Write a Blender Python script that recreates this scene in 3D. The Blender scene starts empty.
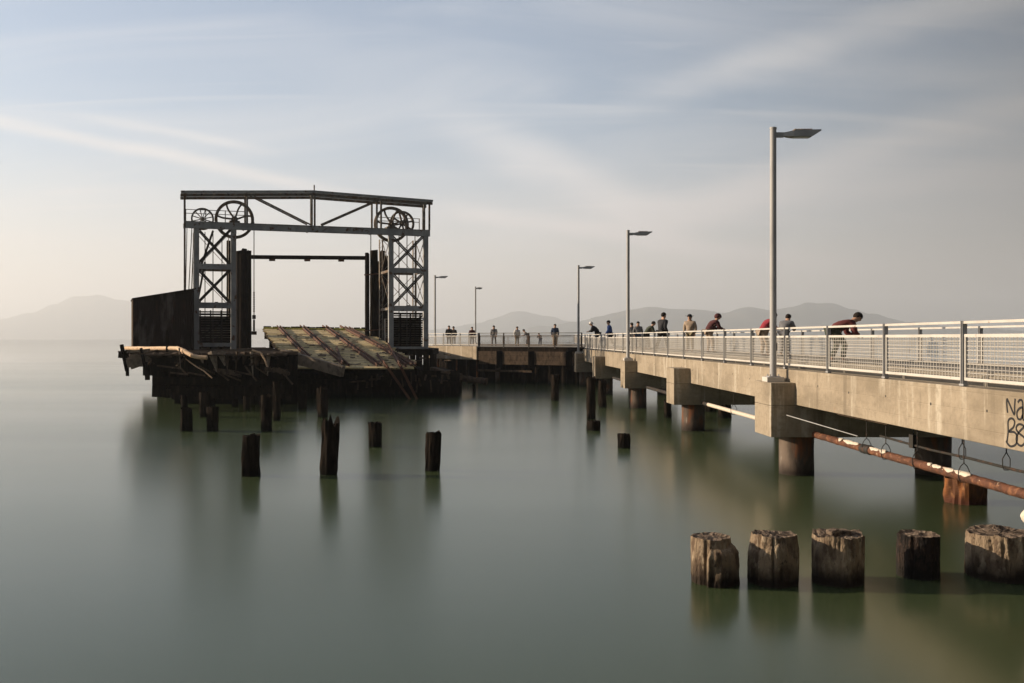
import bpy, bmesh, math, random
from mathutils import Vector, Matrix, noise
random.seed(7)
C = bpy.data.collections.new('place'); bpy.context.scene.collection.children.link(C)
R = math.radians
F, VX, HY, EZ = 950.0, 475.0, 338.5, 3.6      # focal length in pixels, vanishing column, horizon row, eye height
def at(px, py, Y): return Vector(((px-VX)*Y/F, Y, EZ-(py-HY)*Y/F))
def wl(py): return F*EZ/(py-HY)               # distance of a waterline row
# ------------------------------------------------------------------ materials
def mat(name, base, layers=(), rough=.8, metal=0, bump=.3, bscale=(8,8,8), spec=.3, wet=None, bdist=.02, lines=None):
    m = bpy.data.materials.new(name); m.use_nodes = True
    nt = m.node_tree; N = nt.nodes; L = nt.links
    p = N['Principled BSDF']; g = N.new('ShaderNodeNewGeometry')
    col = N.new('ShaderNodeRGB'); col.outputs[0].default_value = (*base, 1); out = col.outputs[0]
    def tex(scale, detail=6, dist=0, rgh=.6):
        mp = N.new('ShaderNodeMapping'); mp.inputs['Scale'].default_value = scale
        L.new(g.outputs['Position'], mp.inputs[0])
        t = N.new('ShaderNodeTexNoise'); t.inputs['Scale'].default_value = 1; t.inputs['Detail'].default_value = detail
        t.inputs['Roughness'].default_value = rgh; t.inputs['Distortion'].default_value = dist
        L.new(mp.outputs[0], t.inputs['Vector']); return t.outputs['Fac']
    for (c, sc, lo, hi, amt) in layers:
        r = N.new('ShaderNodeMapRange'); r.inputs[1].default_value = lo; r.inputs[2].default_value = hi; r.inputs[4].default_value = amt
        L.new(tex(sc), r.inputs[0])
        x = N.new('ShaderNodeMix'); x.data_type = 'RGBA'; L.new(r.outputs[0], x.inputs[0]); L.new(out, x.inputs[6]); x.inputs[7].default_value = (*c, 1)
        out = x.outputs[2]
    if wet or lines:
        s = N.new('ShaderNodeSeparateXYZ'); L.new(g.outputs['Position'], s.inputs[0])
    if wet:
        z0, z1, c = wet
        a = N.new('ShaderNodeMath'); a.operation = 'MULTIPLY_ADD'; L.new(tex((6,6,2)), a.inputs[0]); a.inputs[1].default_value = -.3*(z1-z0)*3; L.new(s.outputs[2], a.inputs[2])
        r = N.new('ShaderNodeMapRange'); r.inputs[1].default_value = z0-.15*(z1-z0)*3; r.inputs[2].default_value = z1-.15*(z1-z0)*3; r.inputs[3].default_value = 1; r.inputs[4].default_value = 0
        L.new(a.outputs[0], r.inputs[0])
        x = N.new('ShaderNodeMix'); x.data_type = 'RGBA'; L.new(r.outputs[0], x.inputs[0]); L.new(out, x.inputs[6]); x.inputs[7].default_value = (*c, 1); out = x.outputs[2]
    L.new(out, p.inputs['Base Color'])
    p.inputs['Roughness'].default_value = rough; p.inputs['Metallic'].default_value = metal; p.inputs['Specular IOR Level'].default_value = spec
    if bump:
        b = N.new('ShaderNodeBump'); b.inputs['Strength'].default_value = bump; b.inputs['Distance'].default_value = bdist
        h = tex(bscale, 8)
        if lines:                               # board marks left by the formwork
            w = N.new('ShaderNodeMath'); w.operation = 'MULTIPLY'; w.inputs[1].default_value = 1/lines; L.new(s.outputs[2], w.inputs[0])
            f = N.new('ShaderNodeMath'); f.operation = 'PINGPONG'; f.inputs[1].default_value = .5; L.new(w.outputs[0], f.inputs[0])
            k = N.new('ShaderNodeMapRange'); k.inputs[1].default_value = 0; k.inputs[2].default_value = .04; k.inputs[4].default_value = .5; L.new(f.outputs[0], k.inputs[0])
            q = N.new('ShaderNodeMath'); q.operation = 'ADD'; L.new(h, q.inputs[0]); L.new(k.outputs[0], q.inputs[1]); h = q.outputs[0]
        L.new(h, b.inputs['Height']); L.new(b.outputs[0], p.inputs['Normal'])
    return m
M = {}
M['concrete'] = mat('board_marked_concrete', (.325,.27,.20), [((.19,.155,.11),(.45,.45,1.1),.42,.62,.8), ((.46,.41,.33),(2.4,2.4,.24),.55,.64,.75), ((.13,.105,.075),(1.9,1.9,.18),.60,.70,.75), ((.20,.165,.12),(9,9,9),.45,.7,.55), ((.25,.12,.055),(1.3,1.3,.5),.66,.74,.7)], .88, bump=.45, bscale=(10,10,14), lines=.3)
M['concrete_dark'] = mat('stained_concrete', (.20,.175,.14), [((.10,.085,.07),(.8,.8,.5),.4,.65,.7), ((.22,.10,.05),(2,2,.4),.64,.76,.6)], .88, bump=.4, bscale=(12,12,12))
M['pile_concrete'] = mat('tide_stained_concrete', (.15,.115,.09), [((.065,.048,.038),(2,2,.6),.4,.56,.9), ((.22,.075,.028),(2,2,.4),.52,.64,.9), ((.36,.32,.28),(5,5,1),.64,.72,.6)], .85, bump=.5, bscale=(9,9,4), wet=(.05,.4,(.025,.017,.013)))
M['slab'] = mat('deck_concrete', (.26,.235,.195), [((.17,.15,.13),(.8,.8,.8),.4,.7,.6)], .9)
M['rust_pile'] = mat('flaking_rust', (.26,.095,.028), [((.07,.03,.015),(3,3,1.2),.40,.58,.9), ((.36,.18,.07),(7,7,4),.58,.7,.6)], .85, bump=.9, bscale=(14,14,8), wet=(.03,.2,(.07,.022,.012)))
M['rust'] = mat('rust', (.10,.045,.026), [((.19,.095,.055),(4,4,4),.5,.68,.8), ((.04,.025,.02),(2,2,2),.5,.66,.8)], .8, bump=.6, bscale=(20,20,20))
M['rust_pipe'] = mat('peeling_rusty_pipe', (.13,.052,.028), [((.06,.028,.018),(5,5,5),.42,.60,.85), ((.26,.12,.06),(9,9,9),.55,.66,.8), ((.55,.42,.30),(6,6,6),.66,.70,.9)], .75, bump=.9, bscale=(16,16,16), bdist=.03)
M['pipe_coat'] = mat('peeling_pale_coating', (.60,.53,.44), [((.34,.19,.10),(9,9,9),.60,.70,.8)], .7, bump=.5)
M['white'] = mat('weathered_white_paint', (.53,.505,.465), [((.40,.37,.33),(2,2,2),.48,.7,.6), ((.22,.12,.07),(5,5,5),.65,.73,.85)], .6, bump=.1)
M['galv'] = mat('galvanised_steel', (.36,.36,.36), [((.26,.26,.27),(3,3,1),.45,.65,.7)], .6, metal=.1, bump=.1)
M['steel'] = mat('blue_grey_painted_steel', (.35,.365,.375), [((.21,.22,.23),(1.2,1.2,.8),.42,.62,.7), ((.13,.075,.05),(2.4,2.4,2.4),.57,.65,.95), ((.45,.46,.46),(3,3,1),.64,.74,.6)], .8, bump=.4, bscale=(9,9,9), spec=.2)
M['rusty_steel'] = mat('grey_steel_gone_rusty', (.17,.16,.145), [((.15,.095,.06),(2.2,2.2,2.2),.45,.6,.9), ((.32,.27,.20),(2.8,2.8,2.8),.58,.65,.8), ((.055,.045,.038),(3,3,3),.55,.64,.85)], .85, bump=.6, bscale=(12,12,12), spec=.2)
M['wood_dark'] = mat('dark_creosoted_timber', (.016,.0125,.010), [((.040,.029,.021),(5,5,.8),.5,.68,.8), ((.006,.005,.005),(3,3,1),.5,.65,.8)], .95, bump=.8, bscale=(22,22,3), wet=(.05,.3,(.007,.007,.006)), spec=.03)
M['wood_mid'] = mat('brown_weathered_timber', (.085,.06,.042), [((.035,.026,.019),(4,4,2),.42,.62,.85), ((.18,.14,.095),(6,6,3),.6,.72,.6)], .9, bump=.7, bscale=(14,14,8), spec=.15)
M['wood_grey'] = mat('grey_weathered_timber', (.23,.19,.15), [((.10,.08,.06),(3,3,3),.45,.65,.8), ((.34,.29,.22),(6,6,9),.6,.72,.5)], .9, bump=.7, bscale=(8,8,30))
M['log'] = mat('pale_peeled_log', (.66,.47,.31), [((.40,.25,.14),(2,8,8),.5,.65,.7)], .75, bump=.5)
M['plank_moss'] = mat('mossy_planking', (.66,.54,.29), [((.42,.37,.13),(.35,.6,.6),.50,.66,.45), ((.26,.19,.125),(.7,5,5),.46,.60,.8), ((.10,.07,.05),(4,3,3),.56,.64,.85), ((.66,.56,.40),(5,5,3),.60,.68,.8)], .92, bump=.6, bscale=(12,5,12))
M['moss'] = mat('yellow_green_moss', (.48,.46,.10), [((.16,.16,.06),(2,2,2),.45,.65,.7)], .95, bump=.8)
M['shed'] = mat('rust_brown_corrugated_sheet', (.034,.022,.019), [((.016,.013,.012),(.8,.8,.4),.42,.62,.8), ((.22,.20,.185),(.7,.7,.2),.55,.68,.65), ((.085,.04,.026),(1.6,1.6,.6),.56,.68,.6)], .9, bump=.3, spec=.05)
M['fg_wood'] = mat('sun_bleached_pile_timber', (.27,.205,.14), [((.11,.075,.052),(6,6,3.2),.44,.60,.9), ((.44,.36,.26),(8,8,4),.54,.66,.8), ((.08,.034,.022),(3,3,2),.60,.69,.8), ((.055,.04,.03),(18,18,12),.60,.68,.8)], .92, bump=1, bscale=(30,30,12), wet=(.08,.34,(.030,.022,.017)), bdist=.045, spec=.15)
M['fg_top'] = mat('split_end_grain', (.20,.15,.11), [((.05,.035,.028),(14,14,14),.46,.58,.9), ((.42,.35,.26),(9,9,9),.58,.68,.7)], .95, bump=1, bscale=(40,40,40), bdist=.035)
M['char'] = mat('charred_timber', (.030,.020,.016), [((.09,.055,.038),(26,26,9),.55,.66,.8), ((.008,.007,.007),(12,12,6),.5,.6,.9)], .9, bump=1, bscale=(38,38,14), bdist=.05, wet=(.1,.3,(.012,.010,.008)))
M['black'] = mat('black_spray_paint', (.018,.018,.02), [], .7, bump=0)
M['black_steel'] = mat('blackened_steel', (.03,.028,.026), [((.10,.05,.03),(6,6,6),.55,.65,.7)], .7, bump=.3)
M['lens'] = mat('lamp_lens', (.55,.55,.5), [], .3, bump=0)
M['skin'] = mat('skin', (.42,.25,.17), [], .6, bump=0)
M['eye'] = mat('eye', (.03,.02,.02), [], .3, bump=0)
M['hill'] = mat('wooded_hillside', (.055,.065,.045), [((.13,.11,.07),(.004,.004,.01),.5,.6,.8)], .95, bump=0)
def cloth(name, c): M[name] = mat(name, c, [(tuple(v*.65 for v in c),(9,9,9),.45,.65,.6)], .9, bump=.3, bscale=(18,18,12)); return M[name]
for n, c in {'maroon_cloth':(.13,.035,.035),'red_cloth':(.28,.03,.045),'dark_red_cloth':(.085,.028,.03),'charcoal_cloth':(.03,.03,.034),'black_cloth':(.014,.014,.016),'blue_cloth':(.05,.11,.32),'navy_cloth':(.03,.05,.10),'grey_cloth':(.16,.16,.17),'beige_cloth':(.36,.28,.21),'white_cloth':(.72,.70,.66),'khaki_cloth':(.24,.20,.13),'green_cloth':(.06,.07,.05),'hair_dark':(.02,.014,.01)}.items(): cloth(n, c)
# ------------------------------------------------------------------ mesh helpers
class MB:
    def __init__(s): s.v = []; s.f = []
    def box(s, c, d, rot=None):
        i = len(s.v); c = Vector(c)
        for x in (-.5,.5):
            for y in (-.5,.5):
                for z in (-.5,.5):
                    q = Vector((x*d[0], y*d[1], z*d[2]))
                    s.v.append(c + (rot @ q if rot else q))
        for a in ((0,1,3,2),(4,6,7,5),(0,4,5,1),(2,3,7,6),(0,2,6,4),(1,5,7,3)): s.f.append([i+k for k in a])
        return s
    def bar(s, p, q, w, h, up=(0,0,1)):
        p, q = Vector(p), Vector(q); d = q-p; l = d.length
        if l < 1e-6: return s
        d.normalize(); u = Vector(up)
        if abs(d.dot(u)) > .98: u = Vector((0,1,0)) if abs(d.y) < .9 else Vector((1,0,0))
        a = d.cross(u).normalized(); b = a.cross(d)
        return s.box((p+q)/2, (w, l, h), Matrix((a, d, b)).transposed())
    def cyl(s, p, q, r1, r2=None, n=12, cap=True):
        r2 = r1 if r2 is None else r2
        p, q = Vector(p), Vector(q); d = (q-p).normalized()
        u = Vector((0,0,1)) if abs(d.z) < .9 else Vector((1,0,0))
        a = d.cross(u).normalized(); b = a.cross(d); i = len(s.v)
        for (c, r) in ((p, r1), (q, r2)):
            for k in range(n):
                t = 2*math.pi*k/n; s.v.append(c + a*r*math.cos(t) + b*r*math.sin(t))
        for k in range(n): s.f.append([i+k, i+(k+1)%n, i+n+(k+1)%n, i+n+k])
        if cap: s.f.append([i+k for k in range(n)][::-1]); s.f.append([i+n+k for k in range(n)])
        return s
    def path(s, pts, r, n=8):
        for a, b in zip(pts, pts[1:]): s.cyl(a, b, r, r, n)
        return s
    def ring(s, c, r0, r1, w, ax=(0,1,0), n=40, sq=None):
        c = Vector(c); ax = Vector(ax).normalized(); u = Vector((0,0,1)); a = ax.cross(u).normalized(); b = a.cross(ax); i = len(s.v)
        for k in range(n):
            t = 2*math.pi*k/n; e = a*math.cos(t)+b*math.sin(t)
            for (r, h) in ((r0,-w/2),(r1,-w/2),(r1,w/2),(r0,w/2)): s.v.append(c+e*r+ax*h)
        for k in range(n):
            j = (k+1)%n
            for m in range(4): s.f.append([i+4*k+m, i+4*k+(m+1)%4, i+4*j+(m+1)%4, i+4*j+m])
        return s
    def prism(s, pts, z0, z1):
        i = len(s.v); n = len(pts)
        for z in (z0, z1):
            for p in pts: s.v.append(Vector((p[0], p[1], z)))
        s.f.append(list(range(i, i+n))[::-1]); s.f.append(list(range(i+n, i+2*n)))
        for k in range(n): s.f.append([i+k, i+(k+1)%n, i+n+(k+1)%n, i+n+k])
        return s
    def build(s, name, m, parent=None, bevel=0, smooth=False):
        me = bpy.data.meshes.new(name)
        me.from_pydata([tuple(v) for v in s.v], [], s.f)
        bm = bmesh.new(); bm.from_mesh(me); bmesh.ops.recalc_face_normals(bm, faces=bm.faces); bm.to_mesh(me); bm.free()
        if smooth: me.polygons.foreach_set('use_smooth', [True]*len(me.polygons))
        me.materials.append(m)
        o = bpy.data.objects.new(name, me); C.objects.link(o)
        if parent: o.parent = parent
        if bevel:
            b = o.modifiers.new('bevel', 'BEVEL'); b.width = bevel; b.segments = 2; b.limit_method = 'ANGLE'
        return o
def tag(o, label, cat, group=None):
    o['label'] = label; o['category'] = cat
    if group: o['group'] = group
    return o
def thing(name, label, cat, loc=(0,0,0), rz=0, group=None):
    o = bpy.data.objects.new(name, None); C.objects.link(o); o.location = loc; o.rotation_euler = (0,0,rz); o.empty_display_size = .3
    return tag(o, label, cat, group)
def copy_tree(o, parent=None):
    c = o.copy(); C.objects.link(c)
    if parent: c.parent = parent
    for ch in list(o.children): copy_tree(ch, c)
    return c
# ------------------------------------------------------------------ water, hills, haze
bm = MB(); W = 12500
bm.v = [Vector((-W,-300,0)), Vector((W,-300,0)), Vector((W,W,0)), Vector((-W,W,0))]; bm.f = [[0,1,2,3]]
wm = bpy.data.materials.new('calm_bay_water'); wm.use_nodes = True
nt = wm.node_tree; p = nt.nodes['Principled BSDF']
p.inputs['Base Color'].default_value = (.050,.070,.032,1); p.inputs['Roughness'].default_value = .2; p.inputs['IOR'].default_value = 1.42; p.inputs['Specular Tint'].default_value = (.92,.98,.80,1)
g = nt.nodes.new('ShaderNodeNewGeometry'); mp = nt.nodes.new('ShaderNodeMapping'); mp.inputs['Scale'].default_value = (.25,1.4,1)
t = nt.nodes.new('ShaderNodeTexNoise'); t.inputs['Scale'].default_value = 1; t.inputs['Detail'].default_value = 3
b = nt.nodes.new('ShaderNodeBump'); b.inputs['Strength'].default_value = .04; b.inputs['Distance'].default_value = .02
nt.links.new(g.outputs['Position'], mp.inputs[0]); nt.links.new(mp.outputs[0], t.inputs['Vector']); nt.links.new(t.outputs['Fac'], b.inputs['Height']); nt.links.new(b.outputs[0], p.inputs['Normal'])
mp2 = nt.nodes.new('ShaderNodeMapping'); mp2.inputs['Scale'].default_value = (.012,.05,1); t2 = nt.nodes.new('ShaderNodeTexNoise'); t2.inputs['Scale'].default_value = 1; t2.inputs['Detail'].default_value = 4
mr = nt.nodes.new('ShaderNodeMapRange'); mr.inputs[1].default_value = .35; mr.inputs[2].default_value = .65; mr.inputs[3].default_value = .15; mr.inputs[4].default_value = .20
nt.links.new(g.outputs['Position'], mp2.inputs[0]); nt.links.new(mp2.outputs[0], t2.inputs['Vector']); nt.links.new(t2.outputs['Fac'], mr.inputs[0]); ln = nt.nodes.new('ShaderNodeVectorMath'); ln.operation = 'LENGTH'; nt.links.new(g.outputs['Position'], ln.inputs[0])
m3 = nt.nodes.new('ShaderNodeMapRange'); m3.inputs[1].default_value = 10; m3.inputs[2].default_value = 200; m3.inputs[3].default_value = 1.22; m3.inputs[4].default_value = .3; nt.links.new(ln.outputs['Value'], m3.inputs[0])
m4 = nt.nodes.new('ShaderNodeMath'); m4.operation = 'MULTIPLY'; nt.links.new(mr.outputs[0], m4.inputs[0]); nt.links.new(m3.outputs[0], m4.inputs[1]); nt.links.new(m4.outputs[0], p.inputs['Roughness'])
water = bm.build('water', wm); water['kind'] = 'structure'; water['label'] = 'smooth grey green bay water'

def ridge(name, prof, Y, depth, seed, label):
    m = MB(); xs = []; n = 260; nd = 14
    p0, p1 = prof[0][0], prof[-1][0]
    for i in range(n+1):
        px = p0+(p1-p0)*i/n
        for (a, b_) in zip(prof, prof[1:]):
            if a[0] <= px <= b_[0]: k = (px-a[0])/(b_[0]-a[0]); k = k*k*(3-2*k); y = a[1]+(b_[1]-a[1])*k; break
        h = EZ-(y-HY)*Y/F; X = (px-VX)*Y/F
        h += (noise.noise(Vector((X*.002, seed, 0)))*18 + noise.noise(Vector((X*.01, seed, 3)))*7 + noise.noise(Vector((X*.05, seed, 3)))*2.5)*min(1, max(0, h/120))
        for j in range(nd+1):
            s = j/nd; yy = Y+depth*(s-.5); prof_h = math.sin(math.pi*s)**.8
            jit = noise.noise(Vector((X*.003, yy*.003, seed+9)))*34*math.sin(math.pi*s)*(0 if j == nd//2 else 1)
            m.v.append(Vector((X*(yy/Y), yy, max(h,0)*prof_h + jit*(min(1, max(0,h)/60)) - 2)))
    for i in range(n):
        for j in range(nd):
            a = i*(nd+1)+j; m.f.append([a, a+nd+1, a+nd+2, a+1])
    o = m.build(name, M['hill'], smooth=True); o['kind'] = 'structure'; o['label'] = label
    return o
ridge('hills', [(380,337),(430,330),(480,323),(518,311),(545,315),(575,323),(640,330),(700,337)], 11200, 1500, 3, 'faint far hill beyond the platform in the haze')
ridge('hills', [(500,337),(545,326),(575,321),(600,317),(630,311),(652,308),(700,309.5),(722,312),(750,308),(768,310),(790,307),(808,303),(832,303),(852,309),(870,314),(905,321),(960,327),(1040,331),(1120,336)], 8200, 1800, 1, 'hazy blue ridge of hills beyond the bay')
ridge('hills', [(-60,336),(-20,327),(0,319),(30,312),(55,304),(75,297),(100,295),(118,299),(150,305),(200,318),(260,328),(330,336)], 11200, 1500, 5, 'very faint hill in haze on the left horizon')
m = MB(); m.box((0, 6100, 284), (25600, 13400, 572))
hz = bpy.data.materials.new('haze'); hz.use_nodes = True; nt = hz.node_tree; nt.nodes.clear()
ou = nt.nodes.new('ShaderNodeOutputMaterial'); pv = nt.nodes.new('ShaderNodeVolumePrincipled')
pv.inputs['Color'].default_value = (.81,.855,.925,1); pv.inputs['Density'].default_value = .00019; pv.inputs['Anisotropy'].default_value = .3
nt.links.new(pv.outputs[0], ou.inputs['Volume'])
o = m.build('haze', hz); o['kind'] = 'stuff'; o['label'] = 'thin pale haze over the bay'
# ------------------------------------------------------------------ concrete pier (walkway bridge)
BX0, BX1 = 8.3, 12.25; YEND = 73.0
pier = thing('concrete_pier', 'long pale concrete walkway pier on round piles running out over the water', 'pier', (BX0, YEND, 0))
def inpier(mb, name, m, **k):
    o = mb.build(name, m, None, **k); o.parent = pier; o.matrix_parent_inverse = Matrix.Translation(pier.location).inverted(); return o
segs = [-2, 12.6, 24.7+.6, 37.3, 49.3, 61.3, YEND]
for a, b_ in zip(segs, segs[1:]):
    inpier(MB().box((BX0+.2, (a+b_)/2, 2.33), (.4, b_-a-.03, .9)), 'edge_beam', M['concrete'], bevel=.015)
    inpier(MB().box((BX1-.2, (a+b_)/2, 2.33), (.4, b_-a-.03, .9)), 'edge_beam', M['concrete'], bevel=.015)
inpier(MB().box(((BX0+BX1)/2, (YEND-2)/2, 2.72), (BX1-BX0-.83, YEND+2, .46)), 'deck_slab', M['slab'])
inpier(MB().box((BX0+.55, (YEND-2)/2, 2.985), (.12, YEND+2, .07)).box((BX1-.55, (YEND-2)/2, 2.985), (.12, YEND+2, .07)), 'kerb', M['slab'])
BENTS = [12.4, 25.3, 37.3, 49.3, 61.3, 72.9]
def pile_mesh(mb, x, y, r, z0, z1, seed, n=40, rings=14, amp=.02):
    i = len(mb.v)
    for k in range(rings+1):
        z = z0+(z1-z0)*k/rings
        for j in range(n):
            t = 2*math.pi*j/n
            rr = r*(1+amp*noise.noise(Vector((math.cos(t)*3, math.sin(t)*3, z*1.5+seed))))
            mb.v.append(Vector((x+rr*math.cos(t), y+rr*math.sin(t), z)))
    for k in range(rings):
        for j in range(n):
            a = i+k*n+j; b2 = i+k*n+(j+1)%n; mb.f.append([a, b2, b2+n, a+n])
    return mb
for k, y in enumerate(BENTS):
    if k == 0: continue
    inpier(MB().box((8.28, y, 2.155), (1.24, 1.42, .59)), 'pile_cap', M['concrete'], bevel=.012)
    inpier(MB().box((10.3, y, 1.447), (5.28, 1.42, .81)), 'pile_cap', M['concrete'], bevel=.012)
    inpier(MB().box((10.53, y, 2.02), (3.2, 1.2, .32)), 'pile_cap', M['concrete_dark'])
    for x in (8.56 if k < 3 else 8.45, 12.2):
        inpier(pile_mesh(MB(), x, y, .445, -.9, 1.05, k+x, amp=.03), 'pile', M['pile_concrete'], smooth=True)
# marks on the near beam: tie-holes, small spalls and the sprayed letters
for k in range(30):
    y = 13.5+k*1.9
    inpier(MB().cyl((BX0-.002, y, 2.42+.04*math.sin(k*3)), (BX0+.01, y, 2.42+.04*math.sin(k*3)), .022+.01*random.random(), n=8), 'tie_hole', M['black_steel'])
def gpt(u, v):                                   # point of the photo on the beam's outer face
    px, py = 960+u/6.83, 370+v/6.83; Y = F*BX0/(px-VX); return Vector((BX0-.003, Y, EZ-(py-HY)*Y/F))
strokes = [[(326,292),(321,240),(322,198),(340,235),(372,305),(374,250),(378,196)],
    [(396,222),(410,204),(426,212),(430,250),(429,330),(431,262),(408,262),(390,290),(396,330),(416,336),(429,308),(431,335),(440,342)],
    [(322,490),(330,420),(330,350),(352,330),(374,350),(366,390),(336,420),(372,425),(392,455),(384,505),(352,522),(330,508),(316,485)],
    [(448,392),(420,372),(396,374),(384,400),(402,430),(440,462),(444,495),(420,518),(392,500),(386,462),(408,420),(446,384)]]
for st in strokes:
    m = MB(); fine = []
    P4 = [st[0]]+st+[st[-1]]
    for a, b1, c1, d1 in zip(P4, P4[1:], P4[2:], P4[3:]):
        for q in range(5):
            t = q/5
            fine.append(tuple(.5*((2*b1[i])+(-a[i]+c1[i])*t+(2*a[i]-5*b1[i]+4*c1[i]-d1[i])*t*t+(-a[i]+3*b1[i]-3*c1[i]+d1[i])*t**3) for i in (0,1)))
    fine.append(st[-1])
    g_ = [gpt(*q) for q in fine]
    for a, b1 in zip(g_, g_[1:]): m.bar(a, b1+(b1-a)*.25, .004, .034, (1,0,0)) if False else m.bar(a, b1, .034, .004, (1,0,0))
    o = inpier(m, 'graffiti', M['black']); o['label'] = 'black sprayed graffiti letter on the edge beam'
# ------------------------------------------------------------------ railings
def wire_panel(L_, h):
    m = MB(); n = int(L_/.105)
    for k in range(1, n): m.cyl((0, L_*k/n, 0), (0, L_*k/n, h), .0055, n=4, cap=False)
    for k in range(1, 9): m.cyl((.006, 0, h*k/9), (.006, L_, h*k/9), .0065, n=4, cap=False)
    return m
def railing(name, label, p0, p1, n, zb, zt=None, post_side=1, mw='white', mp_='galv', wires=True, group='pier railings', gap=.0):
    p0, p1 = Vector(p0), Vector(p1); d = p1-p0; Lt = d.length; ang = math.atan2(-d.x, d.y)
    root = thing(name, label, 'railing', (p0.x, p0.y, zb), ang, group)
    H = 1.11; sp = Lt/n; pl = None; pp = None
    for k in range(n+1):
        if pp is None:
            pp = MB().box((0,-.028,H/2-.06),(.085,.012,H+.12)).box((0,.028,H/2-.06),(.085,.012,H+.12)).box((.0,0,.02),(.09,.15,.03)).build('post', M[mp_], root); c = pp
        else:
            c = pp.copy(); C.objects.link(c); c.parent = root
        c.location = (0, sp*k, 0)
    for k in range(n):
        if pl is None:
            m = MB(); a, b2 = .06, sp-.06
            for z in (.12, .86): m.box((0, (a+b2)/2, z), (.045, b2-a, .05))
            for y in (a+.02, b2-.02): m.box((0, y, .49), (.04, .035, .69))
            m.box((0, sp/2, 1.085), (.05, sp-.08, .045))
            pl = m.build('panel', M[mw], root); c = pl
            if wires:
                w = wire_panel(sp-.2, .69).build('wire_mesh', M[mw], pl); w.location = (0, .1, .145)
        else:
            c = pl.copy(); C.objects.link(c); c.parent = root
            for ch in pl.children: q = ch.copy(); C.objects.link(q); q.parent = c
        c.location = (0, sp*k, 0)
    return root
RS = 3.11; y0 = 16.27-3.11*3
railing('pier_railing', 'near white steel and wire mesh railing along the sunlit edge of the long pier', (8.37, y0, 0), (8.37, 72.25, 0), 21, 2.79)
railing('pier_railing', 'far side white steel and wire mesh railing of the long pier', (12.18, y0+.4, 0), (12.18, 72.65, 0), 21, 2.79)
# ------------------------------------------------------------------ street lamps
def lamp(loc, label, first=None):
    if first is not None:
        o = copy_tree(first); o.location = loc; o['label'] = label; return o
    t = thing('street_lamp', label, 'street lamp', loc, 0, 'slim grey pier lamps')
    MB().box((0,0,.065),(.46,.46,.13)).build('base', M['white'], t, bevel=.01)
    m = MB().box((0,0,.135),(.3,.3,.03)).cyl((0,0,.12),(0,0,6.72),.088,.082,40)
    for s in (-1,1):
        for q in (-1,1): m.cyl((s*.11,q*.11,.15),(s*.11,q*.11,.2),.018,n=6)
    m.build('pole', M['galv'], t)
    MB().cyl((0,0,6.72),(0,0,6.77),.092,n=24).build('cap', M['galv'], t)
    MB().box((.09,-.0,.93),(.02,.1,.2)).build('hand_hole_cover', M['galv'], t)
    a = MB(); a.bar((.06,0,6.57),(.28,0,6.57),.09,.13); a.build('arm', M['galv'], t)
    h = MB(); i = 0
    prof = [(.27,.05,6.54,6.63),(.36,.10,6.52,6.64),(.5,.15,6.51,6.665),(1.0,.16,6.51,6.69),(1.24,.14,6.66,6.70)]
    for (x, w, z0, z1) in prof:
        for (yy, zz) in ((-w,z0),(w,z0),(w*.85,z1),(-w*.85,z1)): h.v.append(Vector((x,yy,zz)))
    for k in range(len(prof)-1):
        for j in range(4): h.f.append([4*k+j, 4*k+(j+1)%4, 4*k+4+(j+1)%4, 4*k+4+j])
    h.f.append([3,2,1,0]); e = 4*(len(prof)-1); h.f.append([e,e+1,e+2,e+3])
    hd = h.build('lamp_head', M['galv'], t)
    f = MB()
    for k in range(12): f.box((.55+k*.04,0,6.70),(.012,.26,.03))
    f.build('cooling_fin', M['rusty_steel'], hd)
    MB().box((.74,0,6.502),(.42,.22,.012)).build('lens', M['lens'], hd)
    return t
L1 = lamp((7.94, 25.3, 2.45), 'tallest looking grey lamp on the nearest pile cap of the pier')
lamp((7.94, 49.3, 2.45), 'grey lamp standing midway along the pier, second from the camera', L1)
lamp((7.94, 72.9, 2.45), 'grey lamp at the far inner corner where pier meets dark cross deck', L1)
lamp((at(435,0,92).x, 92, 2.95), 'small far lamp beside the right gantry tower', L1)
l5 = lamp((at(475.5,0,112).x, 112, 2.95), 'farthest smallest lamp, its head turned nearly end on', L1); l5.rotation_euler[2] = R(55)
# ------------------------------------------------------------------ pipes under the pier
pr = thing('pipe', 'long rusty pipe slung under the pier edge with pale peeling patches', 'pipe', (8.8, 10, 1.11))
def rough_tube(p, q, r, n, rings, amp, seed, sc=6):
    mb = MB(); p, q = Vector(p), Vector(q); d = (q-p).normalized(); a = d.cross(Vector((0,0,1))).normalized(); b2 = a.cross(d)
    for k in range(rings+1):
        c = p.lerp(q, k/rings)
        for j in range(n):
            t = 2*math.pi*j/n; e = a*math.cos(t)+b2*math.sin(t)
            mb.v.append(c+e*r*(1+amp*noise.noise((c+e*r)*sc+Vector((seed,0,0)))))
    for k in range(rings):
        for j in range(n): mb.f.append([k*n+j, k*n+(j+1)%n, (k+1)*n+(j+1)%n, (k+1)*n+j])
    mb.f.append(list(range(n))[::-1]); mb.f.append([rings*n+j for j in range(n)])
    return mb
rough_tube((0,0,0),(0,14.8,0),.086,20,160,.12,3).build('rusty_run', M['rust_pipe'], pr, smooth=True)
rough_tube((0,16,0),(0,25.8,0),.07,16,40,.06,4).build('pale_run', M['pipe_coat'], pr, smooth=True)
rough_tube((0,25.8,0),(0,51,0),.08,16,60,.06,5).build('dark_run', M['black_steel'], pr, smooth=True)
rough_tube((0,11.1,0),(0,11.55,0),.104,20,10,.1,9).build('wrapped_joint', M['black_steel'], pr, smooth=True)
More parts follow.
